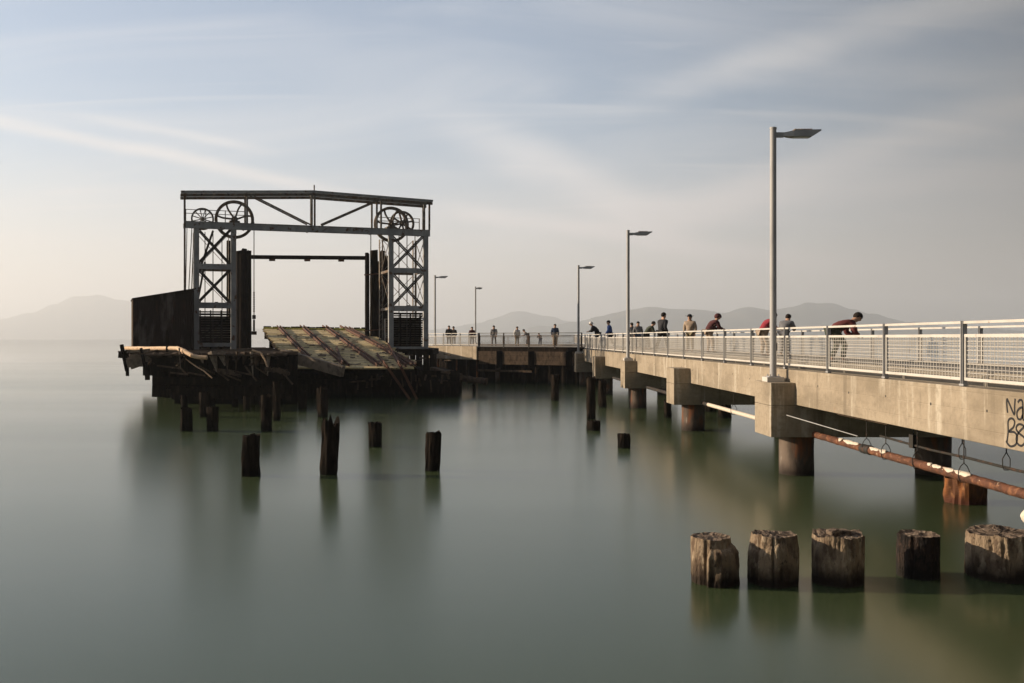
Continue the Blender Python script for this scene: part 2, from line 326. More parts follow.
def flake(y0_, y1_, seed):                       # peeling pale coating left on the pipe's upper side
    mb = MB(); n = 14; mm = 26
    for k in range(mm+1):
        s = k/mm; y = y0_+(y1_-y0_)*s
        w = math.sin(math.pi*s)**.5*(.55+.35*noise.noise(Vector((y*5,seed,0))))
        for j in range(n+1):
            t = R(128)+ (j/n-.5)*2*w*R(52) + .12*noise.noise(Vector((y*9,seed,5)))
            rr = .094+.012*math.sin(math.pi*j/n)+.010*noise.noise(Vector((y*20,j*.8,seed)))
            mb.v.append(Vector((rr*math.cos(t), y, rr*math.sin(t))))
    for k in range(mm):
        for j in range(n): a = k*(n+1)+j; mb.f.append([a,a+1,a+n+2,a+n+1])
    o = mb.build('peeling_patch', M['pipe_coat'], pr, smooth=True)
    sm = o.modifiers.new('t','SOLIDIFY'); sm.thickness = .012
for k, (a_, b_) in enumerate([(6.75,7.3),(7.35,7.75),(7.8,8.15),(8.2,8.32),(10.2,10.5),(10.55,11.05),(11.65,12.5),(12.6,12.8)]): flake(a_, b_, k*3.1)
for yy in (7.1, 8.9, 10.35, 11.35, 18.6, 22.3, 31, 34.5):
    hm = MB(); hm.cyl((0,yy,.25),(0,yy,.78),.010,n=6); hm.path([(-.10,yy,0),(-.10,yy,.1),(-.06,yy,.19),(0,yy,.25),(.06,yy,.19),(.10,yy,.1),(.10,yy,0),(.06,yy,-.095),(-.06,yy,-.095),(-.10,yy,0)], .0085, 6)
    hm.build('hanger', M['black_steel'], pr)
cb = thing('cable', 'thin dark conduit hanging in stirrups under the pier', 'conduit', (9.9, 10, 1.2))
MB().path([(0,4,.0),(0,7.5,-.01),(0,9,0),(0,10.6,-.02),(0,13.2,.02)], .028).build('conduit_run', M['black_steel'], cb)
for yy in (7.7, 9.3):
    MB().path([(-.07,yy,.02),(-.07,yy,.16),(0,yy,.28),(.07,yy,.16),(.07,yy,.02),(.04,yy,-.05),(-.04,yy,-.05),(-.07,yy,.02)],.009,6).cyl((0,yy,.28),(0,yy,1.3),.012,n=6).build('stirrup', M['black_steel'], cb)
MB().box((0,11.45,.08),(.12,.2,.3)).cyl((0,11.45,.2),(0,11.45,1.3),.015).build('junction_box', M['black_steel'], cb)
o = MB().cyl((8.05,24.55,1.62),(8.62,21.4,1.40),.014,.010,8).build('stick', M['galv']); tag(o, 'thin pale rod jutting from the nearest pile cap under the beam', 'rod')
o = MB().bar((8.55,19.6,1.84),(8.55,22.3,1.84),.1,.05).build('batten', M['wood_mid']); tag(o, 'narrow wooden batten fixed under the pier edge above the rusty pipe', 'batten')
pm = MB(); q0 = at(1032, 517, 13.2)
for k in range(13):
    t0 = -math.pi/2+math.pi*k/12
o = MB(); nn = 18
for k in range(nn+1):
    t_ = math.pi*k/nn; rr = .125*math.sin(t_)
    for j in range(16):
        a = 2*math.pi*j/16; o.v.append(q0+Vector((-.125*math.cos(t_)*1.1, rr*math.cos(a), rr*math.sin(a)))+Vector((.02,0,0))*noise.noise(Vector((k*.5,j*.7,0))))
for k in range(nn):
    for j in range(16): o.f.append([k*16+j,k*16+(j+1)%16,(k+1)*16+(j+1)%16,(k+1)*16+j])
fl = o.build('mooring_float', M['pipe_coat'], smooth=True)
tag(fl, 'round white float hanging at the right edge below the rusty pipe', 'float')
MB().cyl(q0+Vector((.1,0,.1)), (q0.x+.1, q0.y, 1.9), .012, n=6).build('rope', M['wood_mid'], fl)
# ------------------------------------------------------------------ far platform joining the pier
A_, B_, D_ = Vector((-4.27,86.4,0)), Vector((.25,77.9,0)), Vector((8.3,73.0,0))
fp = thing('far_platform', 'distant pier platform with dark timber cross wall and one sunlit concrete edge', 'pier', (0.25, 77.9, 0))
def sub(mb, name, m, root, **k):
    o = mb.build(name, m, None, **k); o.parent = root; o.matrix_parent_inverse = Matrix.Translation(root.location).inverted(); return o
sub(MB().prism([(-4.1,86.7),(.5,78.3),(8.4,73.4),(12.2,73.05),(12.4,118),(-4.1,118)], 2.6, 2.93), 'deck', M['slab'], fp)
sub(MB().bar((A_.x,A_.y,2.40),(B_.x,B_.y,2.40),.3,1.12), 'edge_beam', M['concrete'], fp, bevel=.02)
u2 = (D_-B_).normalized(); n2 = Vector((-u2.y,u2.x,0)); L2 = (D_-B_).length
sub(MB().bar(B_+Vector((0,0,2.74))+n2*.15,D_+Vector((0,0,2.74))+n2*.15,.3,.36), 'cap_timber', M['wood_dark'], fp)
m = MB()
for k in range(3): m.bar(B_+Vector((0,0,2.40-k*.36))+n2*.0+u2*.1, D_+Vector((0,0,2.40-k*.36))+n2*.0-u2*.15,.14,.345)
sub(m, 'lagging_board', M['wood_grey'] if False else M['wood_mid'], fp)
for k in range(8):
    q = B_+u2*(.4+k*(L2-1)/7); r_ = .18+.06*random.random()
    q = q+n2*.45; sub(MB().cyl((q.x,q.y,-.9),(q.x,q.y,2.5),r_,r_*.95,12), 'pile', M['wood_dark'] if k not in (1,) else M['pile_concrete'], fp)
for k in (2.1,5.0,8.3): q = B_+u2*k-n2*.12; sub(MB().box((q.x,q.y,1.9),(.5,.16,1.35)), 'post', M['wood_dark'], fp)
sub(MB().bar(B_+Vector((0,-.12,1.0)), B_+u2*5+Vector((0,-.12,.98)),.16,.16), 'waling', M['wood_mid'], fp)
for k in range(10):
    q = B_+u2*(random.random()*L2)+n2*(3+random.random()*5); sub(MB().cyl((q.x,q.y,-.9),(q.x,q.y,2.6),.22,n=10), 'pile', M['wood_dark'], fp)
sub(MB().bar(B_+n2*2.4+Vector((-2,0,.9)), D_+n2*2.4+Vector((0,0,.9)),.1,3.2), 'back_lagging', M['wood_dark'], fp)
for k in range(6):
    q = A_.lerp(B_, k/5.2)+Vector((.1,.2,0)); sub(MB().cyl((q.x,q.y,-.9),(q.x,q.y,1.84),.09,n=10), 'pile', M['rust_pile'] if k%2 else M['wood_mid'], fp)
sub(MB().bar(A_+Vector((.6,1.2,.9)), B_+Vector((.6,1.2,.9)),.1,2.6), 'back_lagging', M['wood_dark'], fp)
railing('platform_railing', 'short sunlit white railing on the concrete edge beside the gantry', tuple(A_), tuple(B_), 6, 2.95, group='platform railings')
railing('platform_railing', 'dark shaded railing across the timber cross wall', (B_.x+.1,B_.y,0), (D_.x-.1,D_.y-.05,0), 4, 2.95, mw='rusty_steel', mp_='rusty_steel', wires=True, group='platform railings')  # shade put into the colour: darker steel replaces the white and galvanised materials
railing('platform_railing', 'faint far white railing at the back of the platform', (-4,117.5,0), (12.2,117.5,0), 8, 2.95, wires=False, group='platform railings')
railing('platform_railing', 'far white railing along the open side of the platform', (12.3,73.6,0), (12.3,117.3,0), 16, 2.95, group='platform railings')
# ------------------------------------------------------------------ gantry
GA = math.atan2(5.5, 16.65); GO = Vector((-20.0, 65.3, 2.85)); gc, gs = math.cos(GA), math.sin(GA)
gan = thing('ferry_gantry', 'tall blue grey steel lifting gantry with two lattice towers and big sheave wheels', 'gantry', GO, GA)
def ga(px, b=0):
    q = (px-VX)/F; x0, y0_ = GO.x-gs*b, GO.y+gc*b
    return (q*y0_-x0)/(gc-q*gs)
def gp(px, py, b=0):
    a = ga(px, b); Y = GO.y+a*gs+gc*b; return Vector((a, b, EZ-(py-HY)*Y/F-GO.z))
def gz(a, b, py): Y = GO.y+a*gs+b*gc; return EZ-(py-HY)*Y/F-GO.z
posts = [ga(196.5), ga(233.6), ga(391.2), ga(426)]
ZB0, ZB1 = 8.36, 8.84          # lower chord
GD = 3.4
for i, a in enumerate(posts):
    m = MB()
    m.box((a,0,ZB0/2),(.36,.03,ZB0)).box((a-.165,.15,ZB0/2),(.03,.27,ZB0)).box((a+.165,.15,ZB0/2),(.03,.27,ZB0))
    for k in range(26): m.cyl((a-.12,-.02,.3+k*.31),(a-.12,-.03,.3+k*.31),.02,n=6); m.cyl((a+.12,-.02,.3+k*.31),(a+.12,-.03,.3+k*.31),.02,n=6)
    m.build('tower_leg', M['steel'], gan)
    m = MB()
    m.box((a-.12,GD,ZB0/2),(.04,.3,ZB0)).box((a+.12,GD,ZB0/2),(.04,.3,ZB0))
    for k in range(22): z = .25+k*.37; m.bar((a-.12,GD-.16,z),(a+.12,GD-.16,z+.3),.012,.06,(0,1,0))
    m.build('tower_leg', M['rusty_steel'], gan)
def girt(i, j, py, h=.36):
    a0, a1 = posts[i], posts[j]; z = (gz(a0,0,py[0])+gz(a1,0,py[1]))/2
    MB().box(((a0+a1)/2,.02,z),(a1-a0-.37,.05,h)).box(((a0+a1)/2,.1,z+h/2),(a1-a0-.37,.16,.03)).build('girt', M['steel'], gan)
    MB().box(((a0+a1)/2,GD,z),(a1-a0-.3,.1,.2)).build('girt', M['rusty_steel'], gan)
    for a in (a0, a1): MB().box((a, GD/2+.05, z),(.1,GD-.5,.18)).build('side_girt', M['rusty_steel'], gan)
    return z
def xbr(i, j, z0, z1, b, w=.05, dbl=True, m_='steel'):
    a0, a1 = posts[i]+.17, posts[j]-.17; m = MB()
    for (s0, s1, db) in ((z0,z1,0),(z1,z0,.05)):
        m.bar((a0,b+db,s0),(a1,b+db,s1),w,.03,(0,1,0))
        if dbl: m.bar((a0,b+db+.1,s0+.14*(1 if s1>s0 else -1)),(a1,b+db+.1,s1+.14*(1 if s1>s0 else -1)),w,.03,(0,1,0))
    m.build('cross_brace', M[m_], gan)
for (i, j, g1, g2, g3) in ((0,1,(266.5,266.8),(305.4,305.4),(345,345)),(2,3,(270.5,270.8),(308.6,308.6),(348,349))):
    z1 = girt(i,j,g1); z2 = girt(i,j,g2,.38); z3 = girt(i,j,g3,.25)
    for (lo, hi) in ((z1+.2, ZB0-.05),(z2+.2,z1-.2)):
        xbr(i,j,lo,hi,.06,.10,True,'black_steel'); xbr(i,j,lo,hi,GD,.04,False,'rusty_steel')
        m = MB()
        for a in (posts[i],posts[j]): m.bar((a,.3,lo),(a,GD-.2,hi),.05,.04,(1,0,0)); m.bar((a,.3,hi),(a,GD-.2,lo),.05,.04,(1,0,0))
        m.build('side_brace', M['rusty_steel'], gan)
    # slatted machinery housing in the tower's foot
    m = MB(); a0, a1 = posts[i]+.0, posts[j]+.25
    z = .1
    while z < z2-.35:
        m.box(((a0+a1)/2, 1.6+.3*random.random(), z+.09),(a1-a0,.06,.15 if random.random()<.7 else .1)); z += .175
    for k in range(4): m.box((a0+.3+k*(a1-a0-.6)/3, 1.5, (z2-.3)/2),(.09,.12,z2-.3))
    m.bar((a0,1.45,.6),(a1,1.45,z2-.4),.12,.05,(0,1,0))
    m.build('winch_housing', M['wood_dark'], gan)
    m = MB().box(((a0+a1)/2, 2.4, (z2-.7)/2),(a1-a0-.2,.9,z2-.7)); m.build('counterweight', M['rusty_steel'], gan)
    for k in range(5): MB().box((a0+.2+k*(a1-a0-.4)/4, .6+.5*random.random(), z2+.22),(.22,.3,.1)).build('rubble', M['wood_dark'], gan) if k%2==0 else None
# lower chord (two girders) and top chord
aL, aR = ga(183.8), ga(430)
for b, mm, hh in ((0,'steel',.42),(1.75,'rusty_steel',.2)):
    m = MB().box(((aL+aR)/2, b-.02, ZB1-.03-hh/2),(aR-aL,.04,hh)).box(((aL+aR)/2, b+.06, ZB1-.02),(aR-aL,.3,.03)).box(((aL+aR)/2, b+.06, ZB1-.045-hh),(aR-aL,.3,.03))
    for k in range(14): m.box((aL+.4+k*(aR-aL-.8)/13, b-.05, (ZB0+ZB1)/2),(.06,.03,.40)) if b == 0 and k in (0,1,6,7,8,12,13) else None
    m.build('lower_chord', M[mm], gan)
aM = ga(313.5); TL, TM, TR_ = gz(aL,0,193.7), gz(aM,0,193.2), gz(aR,0,202.5)
for b, mm in ((0,'rusty_steel'),(1.75,'rusty_steel')):
    m = MB()
    for (p_, q_) in (((aL-.2,TL),(aM,TM)),((aM,TM),(aR+.2,TR_))):
        m.bar((p_[0],b,p_[1]+.12),(q_[0],b,q_[1]+.12),.30,.14)
        MB().bar((p_[0],b+.05,p_[1]-.07),(q_[0],b+.05,q_[1]-.07),.14,.18).build('top_chord_angle', M['rusty_steel'], gan)
    m.build('top_chord', M['steel'], gan)
    def tz(a): return TL+(TM-TL)*(a-aL)/(aM-aL) if a < aM else TM+(TR_-TM)*(a-aM)/(aR-aM)
    for px in (184.6, 247.2, 312, 314.8, 377, 381.2, 424.5, 429.5):
        if b and px in (184.6, 312, 381.2, 424.5): continue
        a = ga(px); MB().box((a, b+.05, (ZB1+tz(a)-.12)/2),(.13,.1,tz(a)-.12-ZB1)).build('truss_vertical', M['rusty_steel'], gan)
    a0, a1, a2, a3 = ga(250), ga(307), ga(321), ga(377)
    if b == 0:
        for o_ in (0,.3): MB().bar((a0+o_*.9,b,tz(a0)-.18),(a1+o_*.9,b,ZB1+.05),.10,.06,(0,1,0)).build('truss_diagonal', M['rusty_steel'], gan)
        MB().bar((a2,b,ZB1+.05),(a3,b,tz(a3)-.18),.19,.1,(0,1,0)).build('truss_diagonal', M['rusty_steel'], gan)
m = MB()
for a in (aL+.1, ga(247), aM, ga(379), aR-.1): MB().bar((a,.1,tz(a)),(a,1.7,tz(a)),.14,.14).build('tie_beam', M['rusty_steel'], gan); MB().bar((a,.1,ZB1-.1),(a,GD-.1,ZB1-.1),.14,.14).build('tie_beam', M['rusty_steel'], gan)
MB().box((aM+.05,0,TM+.38),(.08,.08,.42)).build('finial', M['rusty_steel'], gan)
for (x0, x1, dz) in ((186.5,247,0),(383,426,0)):
    m = MB(); a0, a1 = ga(x0), ga(x1)
    for z in (ZB1+1.05, ZB1+.78): m.bar((a0,1.95,z),(a1,1.95,z),.045,.045)
    for k in range(4): m.box((a0+(a1-a0)*k/3,1.95,ZB1+.55),(.06,.06,1.05))
    m.build('handrail', M['rusty_steel'], gan)
def sheave(px, py, b, r, ns, w=.22, curved=True):
    c = gp(px, py, b); m = MB(); m.ring(c, r*.85, r, w, n=56); m.ring(c, r*.85, r*.89, w*1.4, n=56); m.ring(c, .0+.04, r*.17, w*1.5, n=20); m.cyl(c-Vector((0,.5,0)), c+Vector((0,.5,0)), .09, n=12)
    wh = m.build('sheave_wheel', M['rusty_steel'], gan)
    s = MB()
    for k in range(ns):
        t = 2*math.pi*k/ns+.25
        pts = []
        for q in range(5):
            rr = r*(.15+.72*q/4); tt = t+(.09*math.sin(math.pi*q/4) if curved else 0); pts.append(c+Vector((math.cos(tt)*rr,0,math.sin(tt)*rr)))
        for p_, q_ in zip(pts, pts[1:]): s.bar(p_, q_, .12 if ns < 9 else .055, .13, (0,1,0))
    s.build('spoke', M['rusty_steel'], wh)
    return c
c1 = sheave(234.4,219.6,.85,1.36,7); sheave(202.5,219,.9,.78,12,.14,False)
c2 = sheave(391.3,224.5,.65,1.32,7); sheave(402,223.5,1.25,.95,8,.16,False)
for c in (c1, c2): MB().box((c.x,.95,ZB1+.1),(.7,.9,.22)).box((c.x,.75,ZB1+.3),(.32,.1,.4)).build('bearing_block', M['rusty_steel'], gan)
m = MB()
for (px, py0, py1, b) in ((254,222,332,.95),(370.8,232,255,.95),(205,232,343,1.9),(213,230,345,1.2),(222,236,345,1.2),(399,232,345,1.5),(407,232,345,.9),(415,232,345,1.9)):
    p_ = gp(px,py0,b); q_ = Vector((p_.x,b,gz(p_.x,b,py1))); MB().cyl(p_,q_,.035,n=6).build('cable', M['black_steel'], gan)
p_ = gp(187,228,.5); m.cyl(p_, gp(184.5,345,.5), .03, n=6); m.cyl(gp(192,226,1), gp(186,345,1), .035, n=6); m.cyl(gp(194,226,1.5), gp(189.5,345,1.5), .035, n=6)
m.bar(gp(213,231,1.5), gp(199,272,1.5), .15,.08,(0,1,0)); m.bar(gp(205,262,1.5), gp(197,305,1.5), .14,.08,(0,1,0))
m.build('cable', M['black_steel'], gan)
p_ = gp(254,0,.95); zz = lambda py: gz(p_.x,.95,py)
m = MB()
for k in range(9): m.cyl((p_.x,.95,zz(292+k*2.3)),(p_.x,.95,zz(293.6+k*2.3)),.06,n=8)
m.cyl((p_.x,.95,zz(315)),(p_.x,.95,zz(319)),.13,n=10); m.cyl((p_.x,.95,zz(320)),(p_.x,.95,zz(331)),.07,n=8); m.box((p_.x,.95,zz(333)),(.35,.3,.25))
m.build('turnbuckle', M['black_steel'], gan)
MB().bar(gp(184.7,196,0), gp(184.7,291,0), .13,.13,(0,1,0)).build('downpipe', M['rusty_steel'], gan)
# ------------------------------------------------------------------ timber dolphins and the beam between them
def dolphin(label, specs, Yb):
    t = thing('pile_cluster', label, 'mooring dolphin', at(specs[1][0], 0, Yb)*Vector((1,1,0)) if False else Vector((at(specs[1][0],0,Yb).x, Yb, 0)), 0, 'timber pile clusters')
    for i, (px, w, top, dy) in enumerate(specs):
        p_ = at(px, top, Yb+dy); r_ = w/2*(Yb+dy)/F
        m = MB(); n = 16; rings = 30
        for k in range(rings+1):
            z = -.9+(p_.z+.9)*k/rings
            for j in range(n):
                a = 2*math.pi*j/n; rr = r_*(1+.08*noise.noise(Vector((math.cos(a)*2,math.sin(a)*2,z*.7+i*9))))*(1.06-.10*k/rings)
                m.v.append(Vector((p_.x+rr*math.cos(a)-t.location.x, p_.y+rr*math.sin(a)-t.location.y, z+(.12*noise.noise(Vector((math.cos(a)*1.5,math.sin(a)*1.5,i*4))) if k==rings else 0))))
        for k in range(rings):
            for j in range(n): m.f.append([k*n+j,k*n+(j+1)%n,(k+1)*n+(j+1)%n,(k+1)*n+j])
        m.f.append([rings*n+j for j in range(n)])
        m.build('pile', M['wood_dark'], t)
    mb = MB()
    for zz_ in (4.2, 8.6):
        x0 = at(specs[0][0],0,Yb).x-t.location.x-.2; x1 = at(specs[-1][0],0,Yb).x-t.location.x+.2
        mb.bar((x0,-.33,zz_),(x1,-.33,zz_+.15),.03,.10)
    mb.build('strap', M['rust'], t)
dolphin('tall dark cluster of timber piles behind the left gantry tower', [(229.2,5.5,241,1.2),(239,5.6,251,0),(244.3,5.8,249,.3),(248.8,5.2,251,.1),(242,5,254,-.45),(233,5,252,.8)], 74)
dolphin('tall dark cluster of timber piles beside the right gantry tower', [(367.2,4.6,253.2,0),(374,8.2,250.5,.4),(382.5,5,251,.1),(378.6,4.6,262,.9),(386,4,256,.8)], 75)
a_, b_ = at(249,257,74.6), at(368,258,75.4)
o = MB().bar(a_, b_, .2, .3).build('cross_timber', M['wood_dark']); tag(o, 'long horizontal timber spanning between the two tall pile clusters', 'beam')
m = MB()
for px in (272,307,341): q = a_.lerp(b_, (px-249)/119); m.box(q+Vector((0,0,-.22)),(.45,.2,.16))
m.build('bracket', M['rust'], o)
# ------------------------------------------------------------------ timber dock under the left tower
def jit(s): return (random.random()-.5)*2*s
dock = thing('timber_dock', 'ruined dark timber dock carrying the shed and left gantry tower', 'dock', (-14, 50, 0))
poly_ = [(-16.9,47.6),(-9.3,47.6),(-10.9,57),(-18,80),(-27,80),(-21.6,58.2)]
sub(MB().prism([(-16.2,48.2),(-9.6,48.2),(-11.3,57),(-18.4,80),(-26.6,80),(-21.3,58.2)], 2.45, 2.74), 'deck_frame', M['wood_dark'], dock)
m = MB()                                          # deck planks run left-right, ragged at the front
y = 47.2
while y < 79.5:
    def xl(y): return -16.2+(-21.6+16.2)*(y-47.6)/10.6 if y < 58.2 else -21.6+(-27+21.6)*(y-58.2)/21.8
    def xr(y): return -9.3+(-10.9+9.3)*(y-47.6)/9.4 if y < 57 else -10.9+(-18+10.9)*(y-57)/23
    if random.random() < (.75 if y < 52 else .95):
        a0 = xl(y)+jit(.4); a1 = xr(y)+jit(.35)
        m.bar((a0,y,2.80+jit(.03)),(a1,y+jit(.1),2.80+jit(.04)),.26,.07)
    y += .29
sub(m, 'deck_plank', M['wood_mid'], dock)
m = MB()                                          # front face: stringers and hung boards
m.bar((-16.2,47.75,2.55),(-9.4,47.75,2.50),.3,.34).bar((-16.1,47.7,1.5),(-9.6,47.7,1.42),.3,.36).bar((-15.9,47.65,1.0),(-9.3,47.65,.95),.34,.42)
sub(MB().bar((-16.6,52.5,1.1),(-9.8,52.5,1.1),.12,3.4), 'light_block_sheet', M['wood_dark'], dock)  # added dark sheet that blocks light coming through under the dock
sub(m, 'fender_timber', M['wood_dark'], dock)
m = MB(); x = -16.15
while x < -9.4:
    w = .22+random.random()*.2
    m.box((x+w/2,47.95+jit(.05),(.95+2.7)/2+jit(.1)),(w*.93,.1,1.8+jit(.2)), Matrix.Rotation(jit(.03),3,'Y')); x += w
sub(m, 'fender_board', M['wood_dark'], dock)
m = MB(); x = -16.1
while x < -9.3:
    w = .25+random.random()*.3
    m.box((x+w/2,47.45+jit(.08),.92+jit(.09)),(w*.97,.16,.54+jit(.16)), Matrix.Rotation(jit(.03),3,'Y')); x += w
m.box((-16.05,47.9,1.6),(.34,.34,1.4)).box((-15.8,47.8,1.3),(.3,.3,1.3))
sub(m, 'rubbing_piece', M['wood_dark'], dock)
for k in range(46):
    yy = 49+random.random()*29; xx = xl(yy)+1.8+random.random()*(xr(yy)-xl(yy)-2.4)
    sub(MB().cyl((xx,yy,-.9),(xx+jit(.15),yy,2.46),.17,.17,10), 'pile', M['wood_dark'], dock)
for (y_, z_, x_) in ((50.5,1.5,1.5),(54,2.25,.3),(60,1.6,2.2),(68,1.6,.3)): sub(MB().bar((xl(y_)+x_,y_,z_),(xr(y_)-.3,y_,z_),.3,.5 if y_ == 54 else 1.3), 'cross_cap', M['wood_dark'], dock)  # cross beams added to stop light showing through beneath the deck
# debris hanging on the front edge
for (x0_, y0_, x1_, y1_, w_) in ((201,360,205,366,.22),(213,356,218,371,.30),(221,357,225,368,.26),(228,359,229,370,.16),(246,357,244,367,.2),(258,360,255,368,.22),(180,352,179,372,.06),(186,354,186.5,366,.08),(236,356,237,376,.1),(251,356,252,380,.12),(270,358,266,374,.14)):
    sub(MB().cyl(at(x0_+jit(1.5),y0_-4,47.35), at(x1_+jit(2),y1_+jit(3),47.1), w_*(.6+.4*random.random()), w_*.12, 5), 'broken_board', M['wood_grey' if random.random() < .5 else 'wood_mid'], dock)
for k in range(26):
    x_ = -16.2+k*.27+jit(.12); l_ = .3+.9*random.random(); sub(MB().bar((x_,47.75+jit(.1),2.86+jit(.05)),(x_+jit(.5),47.75-l_*.55,2.86-l_*.55*random.random()-.05), .12+.16*random.random(), .05), 'hanging_plank', M['wood_mid'], dock)
for k in range(12):
    x_ = -15.9+k*.55+jit(.2); sub(MB().bar((x_,47.25,2.3-random.random()*.5),(x_+.7+jit(.5),47.15,2.2-random.random()*.9), .06+.08*random.random(), .08), 'broken_brace', M['wood_mid'], dock)
def chip(cx, cy, w, h, Y, m_, name, label, tilt=0):
    mb = MB(); n = 14; i0 = 0
    for k in range(n+1):
        s = k/n; x = (s-.5)*w; top = h*(.12+.45*random.random()*math.sin(math.pi*(.1+.8*s))); bot = -h*(.1+.3*random.random())
        for (zz_, yy) in ((bot,-.1),(top,-.05),(top,.25),(bot,.2)): mb.v.append(at(cx,cy,Y)+Vector((x,yy,zz_+tilt*x)))
    for k in range(n):
        for j in range(4): a = 4*k+j; mb.f.append([a,4*k+(j+1)%4,4*k+4+(j+1)%4,a+4])
    mb.f.append([0,1,2,3]); mb.f.append([4*n+3,4*n+2,4*n+1,4*n]); o = mb.build(name, M[m_]); return tag(o, label, 'broken timber')
chip(229,373,1.15,.35,47.0,'wood_mid','broken_timber','splintered tan timber chunk lodged on the front fender of the dock',-.25)
chip(277,371,1.2,.35,46.8,'wood_mid','broken_timber','brown splintered slab beside the tilted grey beam',-.2)
def twig(pts, r, Y, label, m_='log', name='driftwood_pole', cat='driftwood'):
    P_ = [at(a, b, Y+(c if len(q) > 2 else 0)) for q in pts for (a, b, c) in [(q+(0,))[:3]]]
    mb = MB()
    for i, (a, b) in enumerate(zip(P_, P_[1:])):
        for k in range(4):
            mb.cyl(a.lerp(b,k/4)+Vector((0,0,jit(.012))), a.lerp(b,(k+1)/4)+Vector((0,0,jit(.012))), r, r, 10)
    o = mb.build(name, M[m_], smooth=False); return tag(o, label, cat)
twig([(126,348,6.5),(150,348.4,4),(177,348.2,1.6),(184,350.8,.6),(192,355.6,.1),(199,357.3,.05),(207,357.7,0)], .105, 46.75, 'long bent pale peeled log lying along the left front of the dock')
twig([(181,351,1),(186,359,.6),(191,363,.4),(197,367,.2),(204,371,.1),(212,378)], .03, 46.8, 'thin crooked pale branch hanging below the bent log', name='branch', cat='branch')
twig([(252,350),(261,353),(265,360),(268,369)], .045, 46.9, 'curved pale root hanging over the dock edge near the tilted beam', name='branch', cat='branch')
# left outrigger frame
fr = thing('leaning_fence', 'leaning broken timber posts and sloping boards at the left end of the dock', 'broken fence', (-18.5, 51, 0))
for (x0_, y0_, x1_, y1_, w_, Y_) in ((121.5,344.5,127,371,.16,50.5),(127,350,127.5,376,.14,50.6),(141,348,145.5,370,.12,49.5),(167.5,330,167,352,.1,49),(147,362,147.5,380,.2,49.6),(121,352,120.5,358,.2,50.3),(152,362,152.4,372,.12,49.2)):
    sub(MB().bar(at(x0_,y0_,Y_), at(x1_,y1_,Y_), w_, w_), 'post', M['wood_dark'], fr)
for (x0_, y0_, x1_, y1_, w_, Y_) in ((127,364,178,351.5,.42,49.8),(127,361,160,355,.3,50.0),(131,368,152,361,.16,49.7),(140,356,172,350,.2,49.9),(128,359,160,350,.14,49.9),(130,357,148,351,.08,49.7),(127,352,150,349.5,.1,50.3)):
    sub(MB().bar(at(x0_,y0_,Y_), at(x1_,y1_,Y_), .08, w_), 'board', M['wood_grey'], fr)
chip(163,358,1.5,.5,48.6,'wood_mid','broken_timber','torn brown timber end at the left corner of the dock',.25)
# shed
SA = R(21.2); sh0 = at(133.2, 349, 60)
shed = thing('shed', 'dark rust brown sheet metal shed with sloping roof at the left end of the dock', 'shed', (sh0.x, sh0.y, 2.84), SA)
sc, ss = math.cos(SA), math.sin(SA)
q = (194-VX)/F; w_s = (q*sh0.y-sh0.x)/(sc-q*ss); dS = 4.2
hL = EZ+(338.5-299)*60/F-2.84; Yr = 60+w_s*ss; hR = EZ+(338.5-289.5)*Yr/F-2.84
def wavy(mb, p0_, p1_, h0, h1, n, amp, nrm):
    p0_, p1_ = Vector(p0_), Vector(p1_); nrm = Vector(nrm); i = len(mb.v)
    for k in range(n+1):
        s = k/n; c = p0_.lerp(p1_, s)+nrm*amp*math.sin(k*math.pi/2)
        mb.v.append(c); mb.v.append(c+Vector((0,0,h0+(h1-h0)*s)))
    for k in range(n): a = i+2*k; mb.f.append([a,a+2,a+3,a+1])
m = MB(); wavy(m,(0,0,0),(w_s,0,0),hL,hR,140,.012,(0,-1,0)); o = m.build('front_wall', M['shed'], shed); s_ = o.modifiers.new('t','SOLIDIFY'); s_.thickness=.05
m = MB(); wavy(m,(0,dS,0),(0,.06,0),hL,hL,120,.012,(-1,0,0)); o = m.build('side_wall', M['wood_mid'], shed); s_ = o.modifiers.new('t','SOLIDIFY'); s_.thickness=.05
m = MB(); wavy(m,(w_s,.06,0),(w_s,dS,0),hR,hR,120,.012,(1,0,0)); wavy(m,(w_s,dS,0),(0,dS,0),hR,hL,120,.012,(0,1,0)); m.build('back_wall', M['shed'], shed)
m = MB(); i_ = 0
m.bar((-.06,dS/2,hL+.02),(w_s+.1,dS/2,hR+.06),dS+.3,.06)
m.build('roof', M['shed'], shed)
# back beam between the towers
o = MB().bar((-18.2,84,3.1),(-8,86,3.1),.5,.7).build('back_beam', M['wood_dark']); tag(o, 'heavy dark horizontal timber behind the tilted ramp', 'beam')
